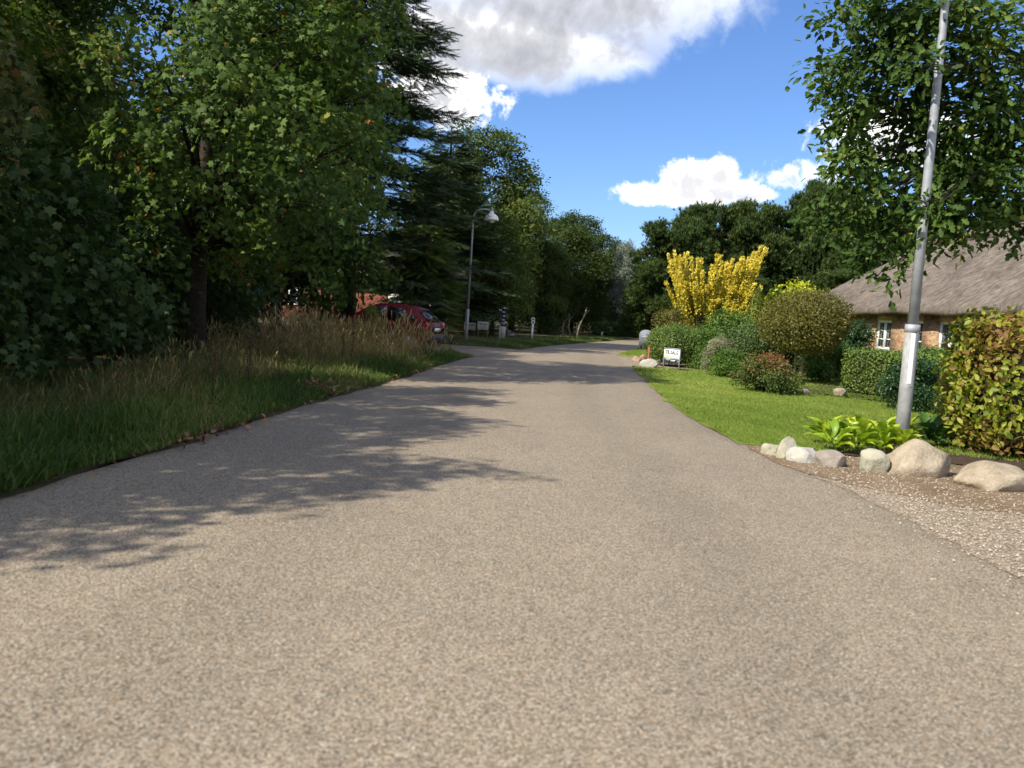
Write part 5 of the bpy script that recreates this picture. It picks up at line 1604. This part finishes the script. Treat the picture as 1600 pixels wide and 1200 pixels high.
# small marker post, thin leaning trunks and far hedge
c = gnd(940, 527, .05)
u = c[1] / F_PX
mk = MB().box((0, 0, 4 * u), (3 * u, 3 * u, 9.6 * u), 0, .02).build('marker_post', MAT['concrete'])
mk.location = (c[0], c[1], .04)
tag(mk, 'short pale marker post in front of the far low hedge', 'post')
rg = np.random.default_rng(105)
for (x0, y0, x1, y1, r_, lab) in [(901, 527, 917, 480, 1.6, 'thin pale trunk leaning right at the far wood edge'), (891, 524, 889, 490, 1.5, 'thin upright trunk left of the leaning pale one'),
                                  (929, 522, 930, 490, 1.5, 'thin upright pale trunk right of the leaning one'), (880, 524, 881, 498, 1.3, 'short bare trunk, leftmost of the far thin ones')]:
    c = gnd(x0, y0, .05)
    e = at(x1, y1, c[1] + .4)
    u = c[1] / F_PX
    bt = MB().tube([(0, 0, -.1), tuple((e - c) * .4 + [-.08, 0, 0]), tuple((e - c) * .75 + [.03, 0, 0]), tuple(e - c)], [r_ * u, r_ * u * .85, r_ * u * .7, r_ * u * .45], 8) \
        .tube([tuple((e - c) * .7), tuple((e - c) * .7 + [.35, 0, .45])], [r_ * u * .4, .01], 6).build('bare_trunk', MAT['bark_pale'], None, True)
    bt.location = tuple(c)
    tag(bt, lab, 'tree', 'thin trunks at the far wood edge')
c = gnd(962, 526, .05)
clipped('far_hedge', 'low dark clipped hedge at the far road bend', 'hedge', (c[0] + .2, c[1] + 1.2, .05), (3.6, 1.2, 1.05), .2, MAT['box_dark'], 5000, .13, R(12), seed=9)
mb = MB()
mb.tube([(0, 0, -.3), (0, 0, 4.2)], [.11, .08], 10)
up = empty('utility_pole', (near(1027, 66)[0], 66, .05))
tag(up, 'thin weathered utility pole in front of the far dark trees', 'pole')
mb.build('pole', MAT['wood_pole'], up, True)
MB().box((0, -.12, 3.4), (.14, .14, .22), 0, .02).build('cable_box', MAT['offwhite'], up)
# dried dock spires in the verge
def dock(label, px, py, H, y, mat):
    rg = np.random.default_rng(int(px))
    o = empty('dock_plant', near(px, y))
    tag(o, label, 'plant', 'dried dock plants in the grass')
    MB().tube([(0, 0, -.05), (.02, 0, H * .5), (.03, .01, H)], [.009, .007, .003], 6).build('stem', mat, o, True)
    n = 170
    t_ = rg.uniform(.35, 1, n)
    a = rg.uniform(0, 6.28, n)
    rad = (.055 * (1.1 - t_)) * rg.uniform(.2, 1, n) + .012
    P = np.stack([.02 + rad * np.cos(a), rad * np.sin(a), t_ * H], 1)
    N = rg.normal(size=(n, 3))
    link_mesh('seed_head', scatter('dock_seeds', LEAF_RHOMB[0], LEAF_RHOMB[1], P, frames(N, rg), .024 * rg.uniform(.6, 1.3, (n, 1)), rg.uniform(0, .5, n), mat), o, 'stuff')
dock('dark dried dock spire at the front of the golden grass', 553, 560, .95, 17.5, MAT['dock'])
dock('leaning dried dock left of the darkest spire', 538, 562, .85, 17.6, MAT['dock'])
dock('tall dried dock in the shade below the dark trunk', 337, 560, .95, 11.0, MAT['dock'])
dock('dried dock right of the shaded one below the trunk', 392, 555, .85, 12.2, MAT['dock'])
# dead twig with withered leaves at the edge
rg = np.random.default_rng(106)
q = gnd(512, 618, .05)
tw = empty('withered_branch', (q[0] - .15, q[1], .05))
tag(tw, 'fallen twig with withered brown leaves at the road edge', 'branch')
mb = MB()
for k in range(5):
    a = rg.uniform(0, 3.1)
    mb.tube([(0, 0, 0), (.15 * math.cos(a), .1 * math.sin(a), .1), (.32 * math.cos(a), .2 * math.sin(a), .16)], [.008, .006, .003], 5)
mb.build('stem', MAT['bark_pale'], tw, True)
n = 90
P = rg.normal(size=(n, 3)) * np.array([.22, .15, .07]) + [0, 0, .14]
link_mesh('leaves', scatter('withered', LEAF_OVAL[0], LEAF_OVAL[1], P, frames(rg.normal(size=(n, 3)), rg), .075 * rg.uniform(.6, 1.2, (n, 1)), rg.uniform(.2, .9, n), MAT['litter']), tw, 'stuff')
# a yellow-green weed by the car
plant('goldenrod_weed', 'yellow green leafy weed standing in front of the red car', 'plant', near(582, 27.2), DENSE, .5, (.28, .28, .80), mats={'crown': MAT['cypress']})

# ================================================================== RED CAR
car = empty('red_car', (near(604, 28.8)[0], 28.8, .02), math.pi - R(17), .97)
tag(car, 'red hatchback parked behind the tall golden grass, rear to the right', 'car')
def loft(stations, mat, name, parent):
    """stations: (x, [(y, z) ...] half section from sill to centre line)"""
    V, Fc = [], []
    k = None
    for (x, sec) in stations:
        full = [(x, yy, zz) for (yy, zz) in sec] + [(x, -yy, zz) for (yy, zz) in sec[::-1] if yy > 1e-6]
        k = len(full)
        V += full
    for i in range(len(stations) - 1):
        for j in range(k - 1):
            Fc.append((i * k + j, i * k + j + 1, (i + 1) * k + j + 1, (i + 1) * k + j))
    Fc.append(tuple(range(k)))
    Fc.append(tuple((len(stations) - 1) * k + j for j in range(k))[::-1])
    return link_mesh(name, mesh_from(name, np.array(V), Fc, mat, True), parent)
def sec(hw, zl, zs, crown):
    return [(hw * .86, zl), (hw * .97, zl + .10), (hw, zl + .30), (hw * .99, zs - .14), (hw * .93, zs - .02), (hw * .80, zs), (hw * .4, zs + crown), (0, zs + crown * 1.15)]
ST = [(-1.86, sec(.66, .42, .78, .02)), (-1.80, sec(.76, .34, .92, .02)), (-1.6, sec(.81, .26, .97, .02)), (-1.2, sec(.83, .24, .96, .01)), (-.4, sec(.835, .24, .94, .01)), (.5, sec(.835, .24, .93, .01)),
      (.95, sec(.83, .24, .93, .03)), (1.35, sec(.80, .24, .86, .05)), (1.70, sec(.72, .28, .74, .05)), (1.86, sec(.58, .36, .60, .02))]
loft(ST, MAT['car_red'], 'body', car)
CB = [(-1.74, [(.70, .90), (.69, .93), (.66, .96), (0, .97)]), (-1.62, [(.755, .9), (.735, 1.0), (.66, 1.09), (0, 1.11)]), (-1.30, [(.765, .9), (.70, 1.15), (.60, 1.36), (0, 1.40)]), (-1.1, [(.77, .9), (.69, 1.18), (.575, 1.42), (0, 1.46)]),
      (-.4, [(.77, .9), (.69, 1.2), (.575, 1.46), (0, 1.50)]), (.1, [(.77, .9), (.69, 1.2), (.57, 1.44), (0, 1.48)]), (.40, [(.77, .9), (.70, 1.12), (.60, 1.31), (0, 1.35)]), (.80, [(.76, .9), (.72, 1.0), (.66, 1.07), (0, 1.10)]), (1.05, [(.72, .89), (.71, .91), (.66, .93), (0, .95)])]
loft(CB, MAT['car_red'], 'cabin', car)
for sg in (-1, 1):
    def sidep(pts):
        out = []
        for (x, z) in pts:
            yy = .77 - (z - .9) * .265 if z > 1.18 else .775 - (z - .9) * .27
            out.append((x, sg * (yy + .008), z))
        return out
    for nm, pts in (('side_window', [(-.36, .97), (.36, .97), (.30, 1.20), (.06, 1.37), (-.33, 1.39)]), ('side_window', [(-1.08, .98), (-.43, .97), (-.40, 1.39), (-.92, 1.36), (-1.12, 1.18)]), ('side_window', [(-1.42, 1.0), (-1.16, .98), (-1.18, 1.18), (-1.24, 1.24)])):
        pp = sidep(pts)
        MB().poly(pp if sg < 0 else pp[::-1], .006, (0, sg, .25)).build(nm, MAT['glass'], car)
    MB().box((.42, sg * .90, 1.0), (.10, .18, .12), 0, .03).build('mirror', MAT['car_red'], car)
    MB().box((-1.77, sg * .66, .84), (.12, .20, .24), sg * .5, .03).build('tail_lamp', MAT['tail_lamp'], car)
    MB().box((1.66, sg * .60, .66), (.22, .22, .13), -sg * .5, .03).build('headlight', MAT['lens'], car)
    MB().box((-.15, sg * .842, .62), (1.7, .02, .05), 0, .006).build('side_trim', MAT['dark_steel'], car)
    MB().box((-.30, sg * .845, .80), (.16, .03, .03), 0, .006).build('handle', MAT['car_red'], car)
    for xw in (-1.18, 1.20):
        wh = MB().tube([(xw, sg * .66, .29), (xw, sg * .84, .29)], .29, 20).build('wheel', MAT['rubber'], car, True)
        MB().tube([(xw, sg * .835, .29), (xw, sg * .852, .29)], .19, 16).build('rim', MAT['alloy'], wh, True)
MB().poly([(-1.735, -.54, 1.0), (-1.735, .54, 1.0), (-1.40, .47, 1.325), (-1.40, -.47, 1.325)], .02, (-.8, 0, .5)).build('rear_window', MAT['glass'], car)
MB().poly([(1.0, -.60, .965), (1.0, .60, .965), (.30, .50, 1.385), (.30, -.50, 1.385)][::-1], .02, (.5, 0, .8)).build('windscreen', MAT['glass'], car)
MB().box((-1.84, 0, .46), (.16, 1.44, .24), 0, .05).build('rear_bumper', MAT['dark_steel'], car)
MB().box((1.80, 0, .44), (.16, 1.30, .22), 0, .05).build('front_bumper', MAT['car_red'], car)
MB().box((-1.885, 0, .72), (.02, .50, .11), 0, .004).build('number_plate', MAT['white'], car)
